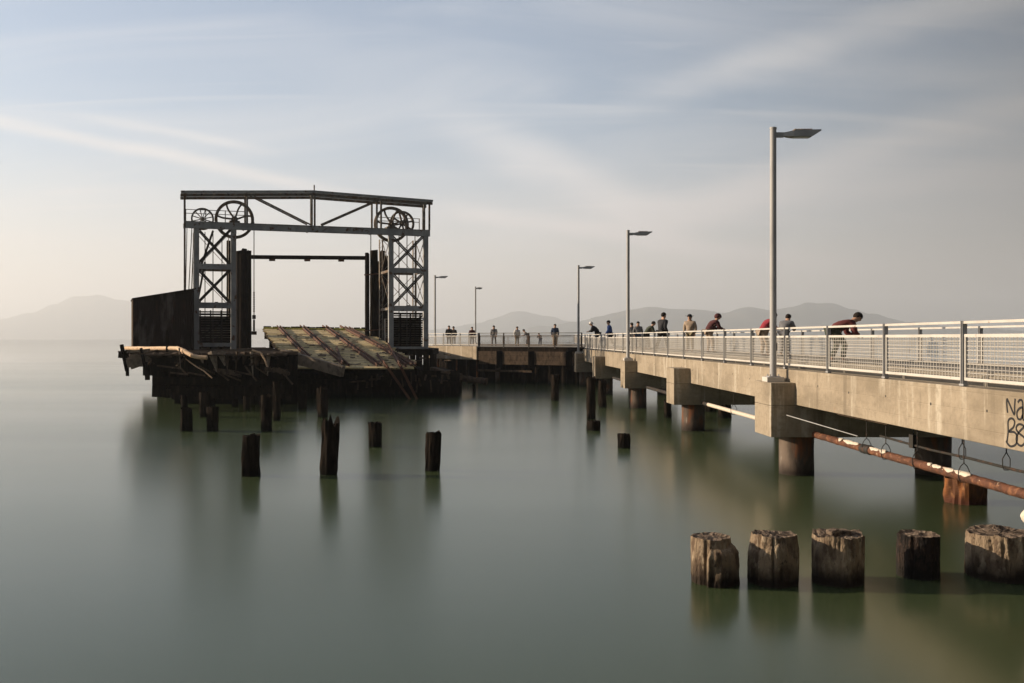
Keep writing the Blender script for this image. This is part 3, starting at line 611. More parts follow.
# ------------------------------------------------------------------ tilted rail ramp
c0, c1_, c2_, c3_ = at(264,328.5,80), at(366,330,80), at(423,367.5,57.2), at(300,367.5,57.2)
pn = (c1_-c0).cross(c2_-c0).normalized(); 
def onp(px, py, lift=0):
    d = at(px,py,1)-Vector((0,0,EZ)); o_ = Vector((0,0,EZ)); t = (c0-o_).dot(pn)/d.dot(pn); r_ = o_+d*t; return r_+(pn if pn.z > 0 else -pn)*lift
up = pn if pn.z > 0 else -pn
ramp = thing('rail_ramp', 'tilted mossy planked loading ramp with rusty train rails between the gantry towers', 'ramp', (-9, 57, 1.5))
m = MB(); n = 64
cL0, cL1 = c0, onp(296,367.5)
for k in range(n):
    s0, s1 = k/n, (k+.93)/n
    if random.random() < .05: continue
    pL = cL0.lerp(cL1,(s0+s1)/2); pR = c1_.lerp(c2_,(s0+s1)/2); d = (pR-pL)
    pL = pL - d*.008*random.random()*3; pR = pR + d.normalized()*jit(.25)
    if k > n*.8: pR = pR - d.normalized()*random.random()*.5
    m.bar(pL+up*(jit(.02)-.06), pR+up*(jit(.02)-.06), (cL1-cL0).length/n*.93, .09, up)
sub(m, 'deck_plank', M['plank_moss'], ramp)
m = MB()
for s in (.02,.25,.5,.75,.98):
    m.bar(cL0.lerp(c1_,s)-up*.32, cL1.lerp(c2_,s)-up*.32, .3, .42, up)
for s in (.03,.3,.6,.95): m.bar(cL0.lerp(cL1,s)-up*.65, c1_.lerp(c2_,s)-up*.65, .3,.3, up)
sub(m, 'stringer', M['wood_dark'], ramp)
sub(MB().bar(cL0-up*.0+Vector((0,.1,0)), c1_-up*.0+Vector((0,.1,0)), .8,.2, up), 'head_timber', M['moss'], ramp)
m = MB()
for k in range(16): q = cL0.lerp(c1_, .04+k*.062+jit(.01)); m.box(q+up*.12+Vector((0,.1,0)),(.3+.3*random.random(),.3,.12+.1*random.random()))
sub(m, 'head_block', M['wood_dark'], ramp)
def rail_pts(mb, a, b):
    w = (b-a).normalized()
    mb.bar(a+up*.02, b+up*.02, .15, .03, up); mb.bar(a+up*.08, b+up*.08, .03,.12, up); mb.bar(a+up*.155, b+up*.155, .075,.05, up)
for pts in ([(277,327.2),(307,358.5)],[(280,327.4),(310,358)],[(300,326.8),(344,366)],[(303.5,327),(349,366.5)],[(322.5,327),(377,366.5)],[(326,327),(381,366)],[(340,327),(374,345)],[(345,328),(412,366.3)],[(349,328.5),(416,366)],[(386,350),(406,367)]):
    mb = MB(); rail_pts(mb, onp(*pts[0]), onp(*pts[1])); sub(mb, 'rail', M['rust'], ramp)
m = MB()
for k in range(110):
    s, t = random.random(), random.random()**.7; q = (cL0.lerp(cL1,t)).lerp(c1_.lerp(c2_,t), .05+.9*s)
    m.bar(q+up*.03, q+up*.04+Vector((jit(.5),jit(.4),0)), .05+.1*random.random(), .05, up)
sub(m, 'loose_splinter', M['wood_grey'], ramp)['kind'] = 'stuff'
def fallen(p0_, p1_, Y0, Y1, label):
    t_ = (367.2-p0_[1])/(p1_[1]-p0_[1]); e = onp(p0_[0]+(p1_[0]-p0_[0])*t_, 367.2, .1); b = at(*p1_,Y1); a = onp(*p0_, .1); mb = MB()
    e2 = e.lerp(b,.12)+Vector((0,-.25,.12)); pts = [a, e+Vector((0,-.1,.05)), e2, b]
    for a_, b_ in zip(pts, pts[1:]):
        w_ = (b_-a_).cross(Vector((1,0,0))).normalized(); w_ = w_ if w_.z > 0 else -w_
        mb.bar(a_,b_,.16,.03,w_); mb.bar(a_+w_*.06,b_+w_*.06,.035,.12,w_); mb.bar(a_+w_*.13,b_+w_*.13,.085,.05,w_)
    o = mb.build('fallen_rail', M['rust']); tag(o, label, 'rail', 'fallen rusty rails')
fallen((377,356.5),(411,401),61,56.4,'rusty fallen rail dropping into the water, the left and lower of the crossing pair')
fallen((388,346),(417.5,400.5),63.5,56.6,'rusty fallen rail dropping into the water, the right and longer of the crossing pair')
fallen((336.5,349),(343,367),59.8,57,'short rusty rail offcut lying at the lower left corner of the ramp')
m = MB().bar(at(281,354,56.2), at(343,371.5,54.6), .35, .62); o = m.build('fallen_beam', M['wood_grey']); tag(o, 'tilted grey squared beam along the lower left edge of the ramp', 'beam')
# bulkhead below the ramp
bk = thing('timber_bulkhead', 'dark jumbled timber bulkhead under the foot of the ramp', 'bulkhead', (-5, 58, 0))
def front_dark(x0_, x1_, Y, zt):
    m = MB(); x = x0_
    while x < x1_:
        w = .2+random.random()*.35; m.box((x+w/2,Y+jit(.15),(zt-.9)/2+jit(.1)),(w*.9,.25,zt+.9+jit(.25))); x += w
    return m
sub(front_dark(-12.6,-1.3,58.6,1.35), 'sheet_plank', M['wood_dark'], bk)
sub(front_dark(-12.9,-1.3,59.4,1.5), 'sheet_plank', M['wood_dark'], bk)  # second layer added behind to keep the gaps under the ramp dark
m = MB()
for (z_, Y_) in ((1.55,58.2),(.9,58.1)): m.bar((-11.5,Y_,z_+.1),(-1.0,Y_,z_-.1),.3,.3)
sub(m, 'waling', M['wood_dark'], bk)
for k in range(22):
    px = 348+random.random()*108; py = 371+random.random()*12; v = random.random() < .5
    sub(MB().bar(at(px,py,57.9), at(px+(jit(2) if v else 4+random.random()*12),py+(4+random.random()*8 if v else jit(1.5)),57.6), .05+.09*random.random(), .08,(0,1,0)), 'broken_board', M['wood_mid'], bk)
sub(MB().prism([(-10.8,58.8),(-1.3,58.8),(-1.6,70),(-6,90),(-14,90),(-12,66)], .9, 1.3), 'low_deck', M['wood_dark'], bk)
rd = thing('timber_dock', 'dark timber dock under the right gantry tower', 'dock', (-5, 70, 0))
sub(MB().prism([(-6.6,68.2),(-3.0,68.2),(-2.9,76),(-4.6,86),(-10.5,86),(-8.3,74)], 2.4, 2.83), 'deck_frame', M['wood_dark'], rd)
sub(front_dark(-6.9,-2.9,68.1,2.7), 'sheet_plank', M['wood_dark'], rd)
for k in range(14):
    px = 400+random.random()*45; py = 354+random.random()*20; v = random.random() < .4
    sub(MB().bar(at(px,py,67.6-(py-352)*.25), at(px+(jit(2) if v else 5+random.random()*12),py+(5+random.random()*7 if v else jit(2)),67.2-(py-352)*.25), .06+.1*random.random(), .08,(0,1,0)), 'broken_board', M['wood_mid'], rd)
sub(MB().bar(at(432,370,62),at(460,377,60),.4,.4).bar(at(425,376,60),at(446,383,58.5),.3,.3), 'fallen_timber', M['wood_mid'], rd)
o = rough_tube(at(448,377,63.5), at(487,381.5,62.5), .22, 14, 30, .35, 2, 3).build('floating_log', M['wood_mid'], smooth=False); tag(o, 'rough brown log lying low beside the sunlit far platform edge', 'log')
for px in (460,474): m = MB().cyl(at(px,377,63.6), at(px,400,63.6), .12, n=8); m.build('stub', M['wood_dark'], o).matrix_parent_inverse = Matrix()
# ------------------------------------------------------------------ old timber piles
def old_pile(px0, px1, top, w, label, group, m_='wood_dark', lean=0, seed=0, rag=.12, name='timber_pile', seg=22):
    Y = wl(w); cx = (px0+px1)/2; r_ = (px1-px0)/2*Y/F; Y += r_; H = at(cx,top,Y-r_*.3).z
    m = MB(); rings = 26; x0 = at(cx,0,Y).x
    for k in range(rings+1):
        z = -.8+(H+.8)*k/rings
        for j in range(seg):
            a = 2*math.pi*j/seg; c = Vector((math.cos(a),math.sin(a),0))
            rr = r_*(1+.19*noise.noise(Vector((c.x*1.6,c.y*1.6,z*1.1+seed*7)))+.16*noise.noise(Vector((c.x*5,c.y*5,z*2.6+seed))))
            zz_ = z
            if k == rings: zz_ = z+rag*H*noise.noise(Vector((c.x*1.8,c.y*1.8,seed*3.3)))*2
            m.v.append(Vector((c.x*rr+lean*z, c.y*rr, zz_)))
    for k in range(rings):
        for j in range(seg): m.f.append([k*seg+j,k*seg+(j+1)%seg,(k+1)*seg+(j+1)%seg,(k+1)*seg+j])
    i = len(m.v)
    for q in (.6,.25):
        for j in range(seg):
            v = m.v[rings*seg+j]; m.v.append(Vector((lean*H+(v.x-lean*H)*q, v.y*q, H-.05+.12*r_*noise.noise(Vector((j*.9,q*9,seed)))*4)))
    for k, (s0, s1) in enumerate(((rings*seg, i),(i, i+seg))):
        for j in range(seg): m.f.append([s0+j,s0+(j+1)%seg,s1+(j+1)%seg,s1+j])
    m.f.append([i+seg+j for j in range(seg)])
    o = m.build(name, M[m_]); o.location = (x0, Y, 0); tag(o, label, 'timber pile', group); return o
G1 = 'broken timber piles standing in the open water'; G2 = 'old timber piles close to the docks and pier'
P = [(241.5,260,435,477,'stout dark broken pile with ragged flat top, leftmost of four in open water',G1,0,.05),
 (320.6,337.5,424,475.5,'tallest dark pile with jagged split top, second of four in open water',G1,.03,.22),
 (368.5,382,422.8,447.5,'shorter dark pile between the tallest jagged one and the rightmost leaning one',G1,-.03,.06),
 (425,440,433,471.5,'dark pile below the fallen rails, rightmost in the open water, slightly leaning',G1,.03,.05),
 (180.5,192.3,408,431.5,'small dark pile in front of the left dock corner, leftmost of a pair',G1,0,.04),
 (207,218,407,431.5,'small dark pile in front of the dock, right of a pair',G1,0,.04),
 (260.7,271.8,396,431.5,'tall narrow dark pile in front of the right end of the dock front',G1,0,.05),
 (199.5,210,392,417.5,'dark pile half hidden under the dock front, between the small pair',G2,0,.04),
 (272.8,280.5,382,421,'slim dark pile standing just behind the tall narrow one by the dock',G2,0,.04),
 (243.5,250,392,410,'short dark pile in shadow under the middle of the dock',G2,0,.04),
 (317,328,388,417.5,'dark pile below the tilted grey beam, right of two',G2,0,.05),
 (298.7,306.8,390,409.5,'slim dark pile below the tilted grey beam, left of two',G2,0,.05),
 (551,559,374.7,400.8,'slim dark pile in front of the timber cross wall',G2,0,.04),
 (586.5,595.5,377.5,419.5,'tall dark pile close beside the pier below the distant pile caps',G2,0,.04),
 (598.5,606.5,380,407.8,'dark pile tucked under the pier edge behind the tall one',G2,0,.04),
 (587.8,600.8,420.8,431,'low square topped dark stub at the foot of the tall pile by the pier',G2,0,.03),
 (617.3,630,434,448.5,'low dark stub standing alone in the water nearer than the pier piles',G2,0,.03),
 (664,671.5,400,418,'slim dark pile under the second pile cap of the pier',G2,0,.03),
 (704,716,396,412,'dark old pile in the shade under the pier, left of two',G2,0,.03),
 (718,731,398,418,'dark old pile in the shade under the pier, right of two',G2,0,.03)]
for k, (a, b, t, w, lb, g_, ln, rg) in enumerate(P): old_pile(a, b, t, w, lb, g_, 'wood_dark', ln, k+1, rg)
o = old_pile(947,985,479,505.5,'fat orange rusted pile stub just under the rusty pipe', None, 'rust_pile', .0, 40, .02, 'rusted_pile', 36)
o['category'] = 'pile'
# ------------------------------------------------------------------ foreground piles
def fg_pile(px0, px1, top, w, seed, mt, label, taper=.06, rim=.05, lean=0, bulge=0, fat=1.0):
    Y = wl(w); r_ = (px1-px0)/2*Y/F; Y += r_; s = F/Y; cx = (px0+px1)/2; r_ = (px1-px0)/2/s
    H = EZ-(top+2-HY)/F*(Y)
    t = thing('foreground_pile', label, 'timber pile', (at(cx,0,Y).x, Y, 0), 0, 'row of five thick foreground piles')
    seg, rings = 128, 70; m = MB()
    def rad(c, z):
        g1 = noise.noise(Vector((c.x*1.3,c.y*1.3,z*.9+seed*5)))*.07
        g2 = noise.noise(Vector((c.x*5,c.y*5,z*.7+seed)))*.05
        g3 = -abs(noise.noise(Vector((c.x*11,c.y*11,z*1.1+seed*2))))*.07
        g4 = noise.noise(Vector((c.x*16,c.y*16,z*22+seed)))*.015
        crack = noise.noise(Vector((c.x*3.1,c.y*3.1,z*.25+seed*9))); g5 = -.09*max(0,1-abs(crack)*22)
        return r_*fat*(.985+g1*1.2+g2*1.3+g3+g4+g5-taper*max(0,z/H)**3+bulge*math.sin(z/H*3))
    for k in range(rings+1):
        z = -.7+(H+.7)*k/rings
        for j in range(seg):
            a = 2*math.pi*j/seg; c = Vector((math.cos(a),math.sin(a),0)); rr = rad(c,z)
            top_ = rim*(noise.noise(Vector((c.x*1.7,c.y*1.7,seed*3.7)))+.5*noise.noise(Vector((c.x*6,c.y*6,seed*1.7))))
            m.v.append(Vector((c.x*rr+lean*z, c.y*rr, z+top_*max(0,(k-rings*.8)/(rings*.2)))))
    for k in range(rings):
        for j in range(seg): m.f.append([k*seg+j,k*seg+(j+1)%seg,(k+1)*seg+(j+1)%seg,(k+1)*seg+j])
    m.build('shaft', M[mt], t, smooth=True)
    e = MB(); base = [Vector(m.v[rings*seg+j]) for j in range(seg)]; qs = [1.004,.93,.84,.72,.58,.44,.3,.15]
    for q in qs:
        for v in base:
            dz = -.035*min(1,(1-q)*6) + (.055*noise.noise(Vector((v.x*q*7,v.y*q*7,seed)))+.03*noise.noise(Vector((v.x*q*22,v.y*q*22,seed))))*min(1,(1-q)*9) if q < 1 else .002
            dz *= .6; x_ = lean*H+(v.x-lean*H)*q; e.v.append(Vector((x_, v.y*q, v.z*q+(H)*(1-q)+dz)))
    for k in range(len(qs)-1):
        for j in range(seg): e.f.append([k*seg+j,k*seg+(j+1)%seg,(k+1)*seg+(j+1)%seg,(k+1)*seg+j])
    e.f.append([(len(qs)-1)*seg+j for j in range(seg)])
    e.build('end_grain', M['fg_top'] if mt != 'char' else M['fg_top'], t)
    return t, r_, H, rad
def slab(t, r_, rad, a0, a1, zt, thick, seed, m_, zb=-.5, lab=None):
    mb = MB(); na, nz = 46, 34
    for layer in (0,1):
        for k in range(nz+1):
            for j in range(na+1):
                s = j/na; a = R(a0+(a1-a0)*s); c = Vector((math.cos(a),math.sin(a),0))
                top_ = zt(s)+.02*noise.noise(Vector((s*9,seed,1)))
                z = zb+(top_-zb)*k/nz
                edge = min(1, s*30+.02)**.5 * min(1,(1-s)*4)**.6 * (min(1,(1-k/nz)*14)**.5)
                th = thick*edge*(1+.35*noise.noise(Vector((c.x*6,c.y*6,z*5+seed)))+.3*noise.noise(Vector((c.x*14,c.y*14,z*3+seed))))
                rr = rad(c,max(z,0))*(1.0 if layer else .97)+(th if layer else 0)
                mb.v.append(Vector((c.x*rr,c.y*rr,z)))
    n0 = (nz+1)*(na+1)
    for L_ in (0,n0):
        for k in range(nz):
            for j in range(na): a = L_+k*(na+1)+j; mb.f.append([a,a+1,a+na+2,a+na+1])
    for k in range(nz):
        for j in (0,na): a = k*(na+1)+j; mb.f.append([a,a+na+1,a+na+1+n0,a+n0])
    for j in range(na): a = nz*(na+1)+j; mb.f.append([a,a+1,a+1+n0,a+n0])
    o = mb.build('split_slab', M[m_], t, smooth=True)
    if lab: o['label'] = lab
t, r_, H, rad = fg_pile(688.5,734,534,587,1,'fg_wood','weathered foreground pile, leftmost of the row, a rounded slab splitting off its front', taper=.03, rim=.02, fat=.90)
slab(t, r_, rad, -116, 4, lambda s: (H-.13)*min(1,(s*9+.3))**.35+.11*max(0,(s-.45)), .10, 3, 'fg_wood', lab='rounded slab splitting off the front')
t, r_, H, rad = fg_pile(750,798,531.5,588,2,'fg_wood','stout tan foreground pile between the split one and the one with a chip on top', taper=.10, rim=.03, bulge=.03)
slab(t, r_, rad, 170, 290, lambda s: H-.13-.07*math.sin(s*5), .035, 8, 'fg_wood')
t, r_, H, rad = fg_pile(811,863,531.5,588,3,'fg_wood','widest looking foreground pile with a pale chip of wood standing on its top', taper=.02, rim=.06, lean=.015)
MB().bar((-.16,-.1,H+.03),(-.02,-.05,H+.06),.14,.07).bar((-.12,.02,H+.01),(.2,.08,H+.0),.16,.09).build('loose_chip', M['fg_top'], t, bevel=.02)
t, r_, H, rad = fg_pile(897.5,939,532,581,4,'char','narrow black charred foreground pile with a pale worn rim, second from the right', taper=.02, rim=.02)
t, r_, H, rad = fg_pile(968,1034,529.5,584,5,'fg_wood','pale broad foreground pile cut by the right edge of the picture', taper=.05, rim=.035)
mb = MB()
for k in range(4): a = 1+k*1.5; q = (.4+.3*(k%2))*r_; mb = MB(); mb.bar((q*math.cos(a),q*math.sin(a),H-.02),(q*math.cos(a)+jit(.05),q*math.sin(a)+jit(.05),H+.03+.03*random.random()),.012,.012); mb.build('splinter', M['char'], t)
# ------------------------------------------------------------------ people
def skinned(name, verts, edges, rad, m_, parent, sub_=1, root=0):
    me = bpy.data.meshes.new(name); me.from_pydata(verts, edges, [])
    o = bpy.data.objects.new(name, me); C.objects.link(o)
    o.modifiers.new('skin','SKIN'); sk = me.skin_vertices[0].data
    for i, r_ in enumerate(rad):
        sk[i].radius = r_ if isinstance(r_, tuple) else (r_, r_); sk[i].use_root = (i == root)
    s = o.modifiers.new('s','SUBSURF'); s.levels = s.render_levels = sub_
    dg = bpy.context.evaluated_depsgraph_get(); nm = bpy.data.meshes.new_from_object(o.evaluated_get(dg)); nm.name = name
    nm.materials.clear(); nm.materials.append(m_); nm.polygons.foreach_set('use_smooth', [True]*len(nm.polygons))
    o.modifiers.clear(); o.data = nm; bpy.data.meshes.remove(me); o.parent = parent
    return o
def person(px, Y, h, head, pose, top, bottom, label, hat=None, deck=2.95, X=None):
    X = at(px,0,Y).x
    t = thing('person', label, 'person', (X, Y, deck), R(head), 'people on the pier')
    k = h/1.75
    bend = R({'stand':2,'lean':38,'bend':66,'walk':6}[pose]); knee = {'stand':0,'lean':.03,'bend':.12,'walk':.02}[pose]
    hip = Vector((0, -.12 if pose in ('lean','bend') else 0, .93-knee*.5))
    def tor(l, y=0, x=0): return hip+Vector((x, l*math.sin(bend)+y*math.cos(bend), l*math.cos(bend)-y*math.sin(bend)))
    chest = tor(.42); neck = tor(.55,.01); spine = tor(.2,-.02)
    hb = bend*.55; hd = neck+Vector((0, .13*math.sin(hb)+.02, .13*math.cos(hb))); ht = neck+Vector((0,.23*math.sin(hb)+.02,.23*math.cos(hb)))
    V = [hip, spine, chest, neck, hd, ht]; E = [(0,1),(1,2),(2,3),(3,4),(4,5)]; Rr = [(.15,.12),(.135,.105),(.16,.11),(.055,.055),(.085,.098),(.07,.08)]
    fw = Vector((0, math.cos(hb), -math.sin(hb)))
    V += [hd+fw*.115+Vector((0,0,-.01))]; E += [(4,6)]; Rr += [(.014,.02)]
    for s in (-1,1): V.append(hd+Vector((s*.088,-.01,0))); E.append((4,len(V)-1)); Rr.append((.012,.022))
    arms = []; legs = []
    for s in (-1,1):
        sh = tor(.44,0,s*.19)
        if pose in ('lean','bend'):
            hand = Vector((s*.16,.42 if pose == 'lean' else .46,1.00 if pose == 'lean' else .72)); el = (sh+hand)/2+Vector((s*.07,-.06,-.10))
        elif pose == 'walk': el = sh+Vector((s*.05,-.10*s,-.27)); hand = el+Vector((0,.16,-.20))
        else: el = sh+Vector((s*.06,-.03,-.28)); hand = el+Vector((-s*.02,.08,-.24))
        i = len(V); V += [sh, el, el.lerp(hand,.9), hand+(hand-el).normalized()*.05]; E += [(2,i),(i,i+1),(i+1,i+2),(i+2,i+3)]; Rr += [.062,.042,.028,(.036,.022)]
        d = (hand-el).normalized(); sd = Vector((s,0,0)); pm_ = i+3
        for f in range(4):
            q = V[pm_]+sd*(.024*(f-1.5))+d*(.055+.01*(f in (1,2))); q2 = q+d*.02+Vector((0,0,-.028)); j = len(V)
            V += [q,q2]; E += [(pm_,j),(j,j+1)]; Rr += [.009,.007]
        j = len(V); V += [V[i+2]+d*.03-sd*.045+Vector((0,.01,0)), V[i+2]+d*.075-sd*.055]; E += [(i+3,j),(j,j+1)]; Rr += [.011,.009]
        arms.append((sh,el,hand))
        st = {'stand':0,'lean':.05,'bend':.10,'walk':.24}[pose]*s
        kn = Vector((s*.10, hip.y*.5+st*.5+knee+.02, .49)); an = Vector((s*.11, st-.02, .085))
        i = len(V); V += [hip+Vector((s*.09,0,-.05)), kn, an, an+Vector((0,.13,-.045))]; E += [(0,i),(i,i+1),(i+1,i+2),(i+2,i+3)]; Rr += [.09,.058,.038,(.038,.025)]
        legs.append((hip+Vector((s*.09,0,-.03)),kn,an))
    body = skinned('body', V, E, Rr, M['skin'], t)
    JV = [tor(-.06),tor(.2,-.02),chest,tor(.52,.0)]; JE = [(0,1),(1,2),(2,3)]; JR = [(.185,.16),(.18,.16),(.195,.165),(.10,.09)]
    for (sh,el,hand) in arms: i = len(JV); JV += [sh,el,el.lerp(hand,.88)]; JE += [(2,i),(i,i+1),(i+1,i+2)]; JR += [.098,.076,.056]
    skinned('jacket', JV, JE, JR, M[top], body)
    TV = [hip+Vector((0,0,.03))]; TE = []; TR = [(.165,.135)]
    for (a,b,c) in legs: i = len(TV); TV += [a,b,c+Vector((0,0,.03))]; TE += [(0,i),(i,i+1),(i+1,i+2)]; TR += [.11,.076,.062]
    skinned('trousers', TV, TE, TR, M[bottom], body)
    for (a,b,c) in legs: skinned('shoe', [c+Vector((0,-.05,-.045)), c+Vector((0,.07,-.05)), c+Vector((0,.17,-.055))], [(0,1),(1,2)], [(.045,.038),(.048,.032),(.035,.024)], M['black_cloth'], body)
    m = MB()                                       # hair, cap or hood as a shell over the skull
    cc = hd.lerp(ht,.45)+Vector((0,-.012,0)); rr = (.1,.118,.118) if not hat else ((.108,.126,.122) if hat != 'hood' else (.125,.145,.14)); n = 16
    for a in range(9):
        th = math.pi*.60*a/8
        for j in range(n):
            ph = 2*math.pi*j/n; ext = 1.25 if math.sin(ph) < 0 else .85
            v = Vector((rr[0]*math.sin(th*ext)*math.cos(ph), rr[1]*math.sin(th*ext)*math.sin(ph), rr[2]*math.cos(th*ext)))
            m.v.append(cc+Matrix.Rotation(-hb,3,'X') @ v)
    for a in range(8):
        for j in range(n): m.f.append([a*n+j,a*n+(j+1)%n,(a+1)*n+(j+1)%n,(a+1)*n+j])
    if hat == 'cap': m.box(cc+fw*.15+Vector((0,0,.03)),(.15,.1,.015))
    if hat == 'brim': m.ring(cc+Vector((0,0,.03)),.09,.19,.012,(0,.01,1),24)
    hm_ = {'cap':'white_cloth','brim':'charcoal_cloth','hood':top,None:'hair_dark'}[hat]
    m.build({'cap':'cap','brim':'hat','hood':'hood',None:'hair'}[hat], M[hm_], body, smooth=True)
    m = MB()
    for s in (-1,1): m.box(hd+fw*.092+Vector((s*.033,0,.018)),(.022,.012,.012))
    m.build('eye', M['eye'], body)
    t.scale = (k*1.08,k*1.08,k)
    return t
person(838,25.6,1.78,-88,'bend','maroon_cloth','green_cloth','person in a maroon jacket and dark trousers bending far forward, nearest on the pier')
person(765.5,33.6,1.72,-80,'lean','red_cloth','beige_cloth','person in a bright red jacket partly behind the nearest lamp pole')
person(785,34.6,1.68,-40,'lean','grey_cloth','grey_cloth','person in grey leaning on the railing just right of the nearest lamp pole')
person(711,43.3,1.92,-75,'lean','dark_red_cloth','beige_cloth','hooded person in a dark red jacket leaning forward', 'hood')
person(690,45.5,1.80,150,'stand','beige_cloth','khaki_cloth','person in a beige top and dark hat standing with arms down', 'brim')
person(662,44.7,1.88,-60,'walk','charcoal_cloth','black_cloth','tall person in a charcoal coat walking, left of the beige one')
person(648,51.5,1.72,-80,'lean','green_cloth','charcoal_cloth','bareheaded person in a dark green jacket leaning on the railing')
person(638,58,1.68,180,'stand','grey_cloth','navy_cloth','person in grey and navy, right of the two by the second lamp')
person(632.5,60,1.66,20,'walk','grey_cloth','charcoal_cloth','person in grey and charcoal, left of the two by the second lamp')
person(610,63.3,1.86,90,'walk','blue_cloth','charcoal_cloth','person in a bright blue jacket beyond the second lamp')
person(596,68.5,2.02,70,'lean','charcoal_cloth','black_cloth','person in a white cap and dark coat stooping at the far end of the pier','cap')
person(555,80,1.86,180,'stand','navy_cloth','beige_cloth','person in a navy shirt and pale shorts standing on the far platform')
person(517,84,1.70,200,'stand','white_cloth','khaki_cloth','person in a white shirt on the far platform')
person(527,86,1.62,90,'lean','grey_cloth','charcoal_cloth','person in grey stooping next to the white shirted one')
person(494,84,1.80,170,'walk','grey_cloth','grey_cloth','person all in grey on the left half of the far platform')
person(472,88,1.72,190,'stand','dark_red_cloth','charcoal_cloth','person in dark red beside the farthest lamp')
person(449,90,1.86,180,'stand','black_cloth','black_cloth','person in black beside the gantry, left of a pair')
person(453.7,90.5,1.80,160,'stand','charcoal_cloth','black_cloth','person in charcoal beside the gantry, right of a pair')
person(540,84.5,1.25,150,'lean','grey_cloth','navy_cloth','small person in grey and navy crouching between the white and navy shirts')
# ------------------------------------------------------------------ sky, sun, camera
sc_ = bpy.context.scene
sc_.cycles.volume_bounces = 3; sc_.cycles.max_bounces = 10
w = bpy.data.worlds.new('World'); sc_.world = w; w.use_nodes = True; nt = w.node_tree; N = nt.nodes; L = nt.links
bg = N['Background']; sky = N.new('ShaderNodeTexSky'); sky.sky_type = 'NISHITA'; sky.sun_disc = False
SE, SAZ = 15.5, 279.0
sky.sun_elevation = R(SE); sky.sun_rotation = R(SAZ); sky.dust_density = .7; sky.air_density = 1.0; sky.ozone_density = 2.5
tc = N.new('ShaderNodeTexCoord'); sx = N.new('ShaderNodeSeparateXYZ'); L.new(tc.outputs['Generated'], sx.inputs[0])
zz2 = N.new('ShaderNodeMath'); zz2.operation = 'ADD'; zz2.inputs[1].default_value = .12; L.new(sx.outputs[2], zz2.inputs[0])
dv = N.new('ShaderNodeVectorMath'); dv.operation = 'DIVIDE'; cmb = N.new('ShaderNodeCombineXYZ')
for i in range(3): L.new(zz2.outputs[0], cmb.inputs[i])
L.new(tc.outputs['Generated'], dv.inputs[0]); L.new(cmb.outputs[0], dv.inputs[1])
def cl(scale, rot, lo, hi, detail, dist, off=(0,0,0)):
    mp = N.new('ShaderNodeMapping'); mp.inputs['Rotation'].default_value = (0,0,R(rot)); mp.inputs['Scale'].default_value = scale; mp.inputs['Location'].default_value = off
    L.new(dv.outputs[0], mp.inputs[0]); t = N.new('ShaderNodeTexNoise'); t.noise_dimensions = '2D'; t.inputs['Scale'].default_value = 1; t.inputs['Detail'].default_value = detail; t.inputs['Distortion'].default_value = dist; t.inputs['Roughness'].default_value = .55
    L.new(mp.outputs[0], t.inputs['Vector']); r = N.new('ShaderNodeMapRange'); r.interpolation_type = 'SMOOTHSTEP'; r.inputs[1].default_value = lo; r.inputs[2].default_value = hi; L.new(t.outputs['Fac'], r.inputs[0]); return r.outputs[0]
f1 = cl((.6,1.5,1), 25, .36, .84, 8, 1.0); f2 = cl((.5,3.4,1), -28, .46, .85, 9, .8, (3,1,0))
mx = N.new('ShaderNodeMath'); mx.operation = 'MAXIMUM'; L.new(f1, mx.inputs[0]); L.new(f2, mx.inputs[1])
am = N.new('ShaderNodeMath'); am.operation = 'MULTIPLY_ADD'; am.inputs[1].default_value = .38; am.inputs[2].default_value = .20; L.new(mx.outputs[0], am.inputs[0])
hr = N.new('ShaderNodeMapRange'); hr.interpolation_type = 'SMOOTHSTEP'; hr.inputs[1].default_value = -.02; hr.inputs[2].default_value = .25; hr.inputs[3].default_value = .86; hr.inputs[4].default_value = 0; L.new(sx.outputs[2], hr.inputs[0])
pass
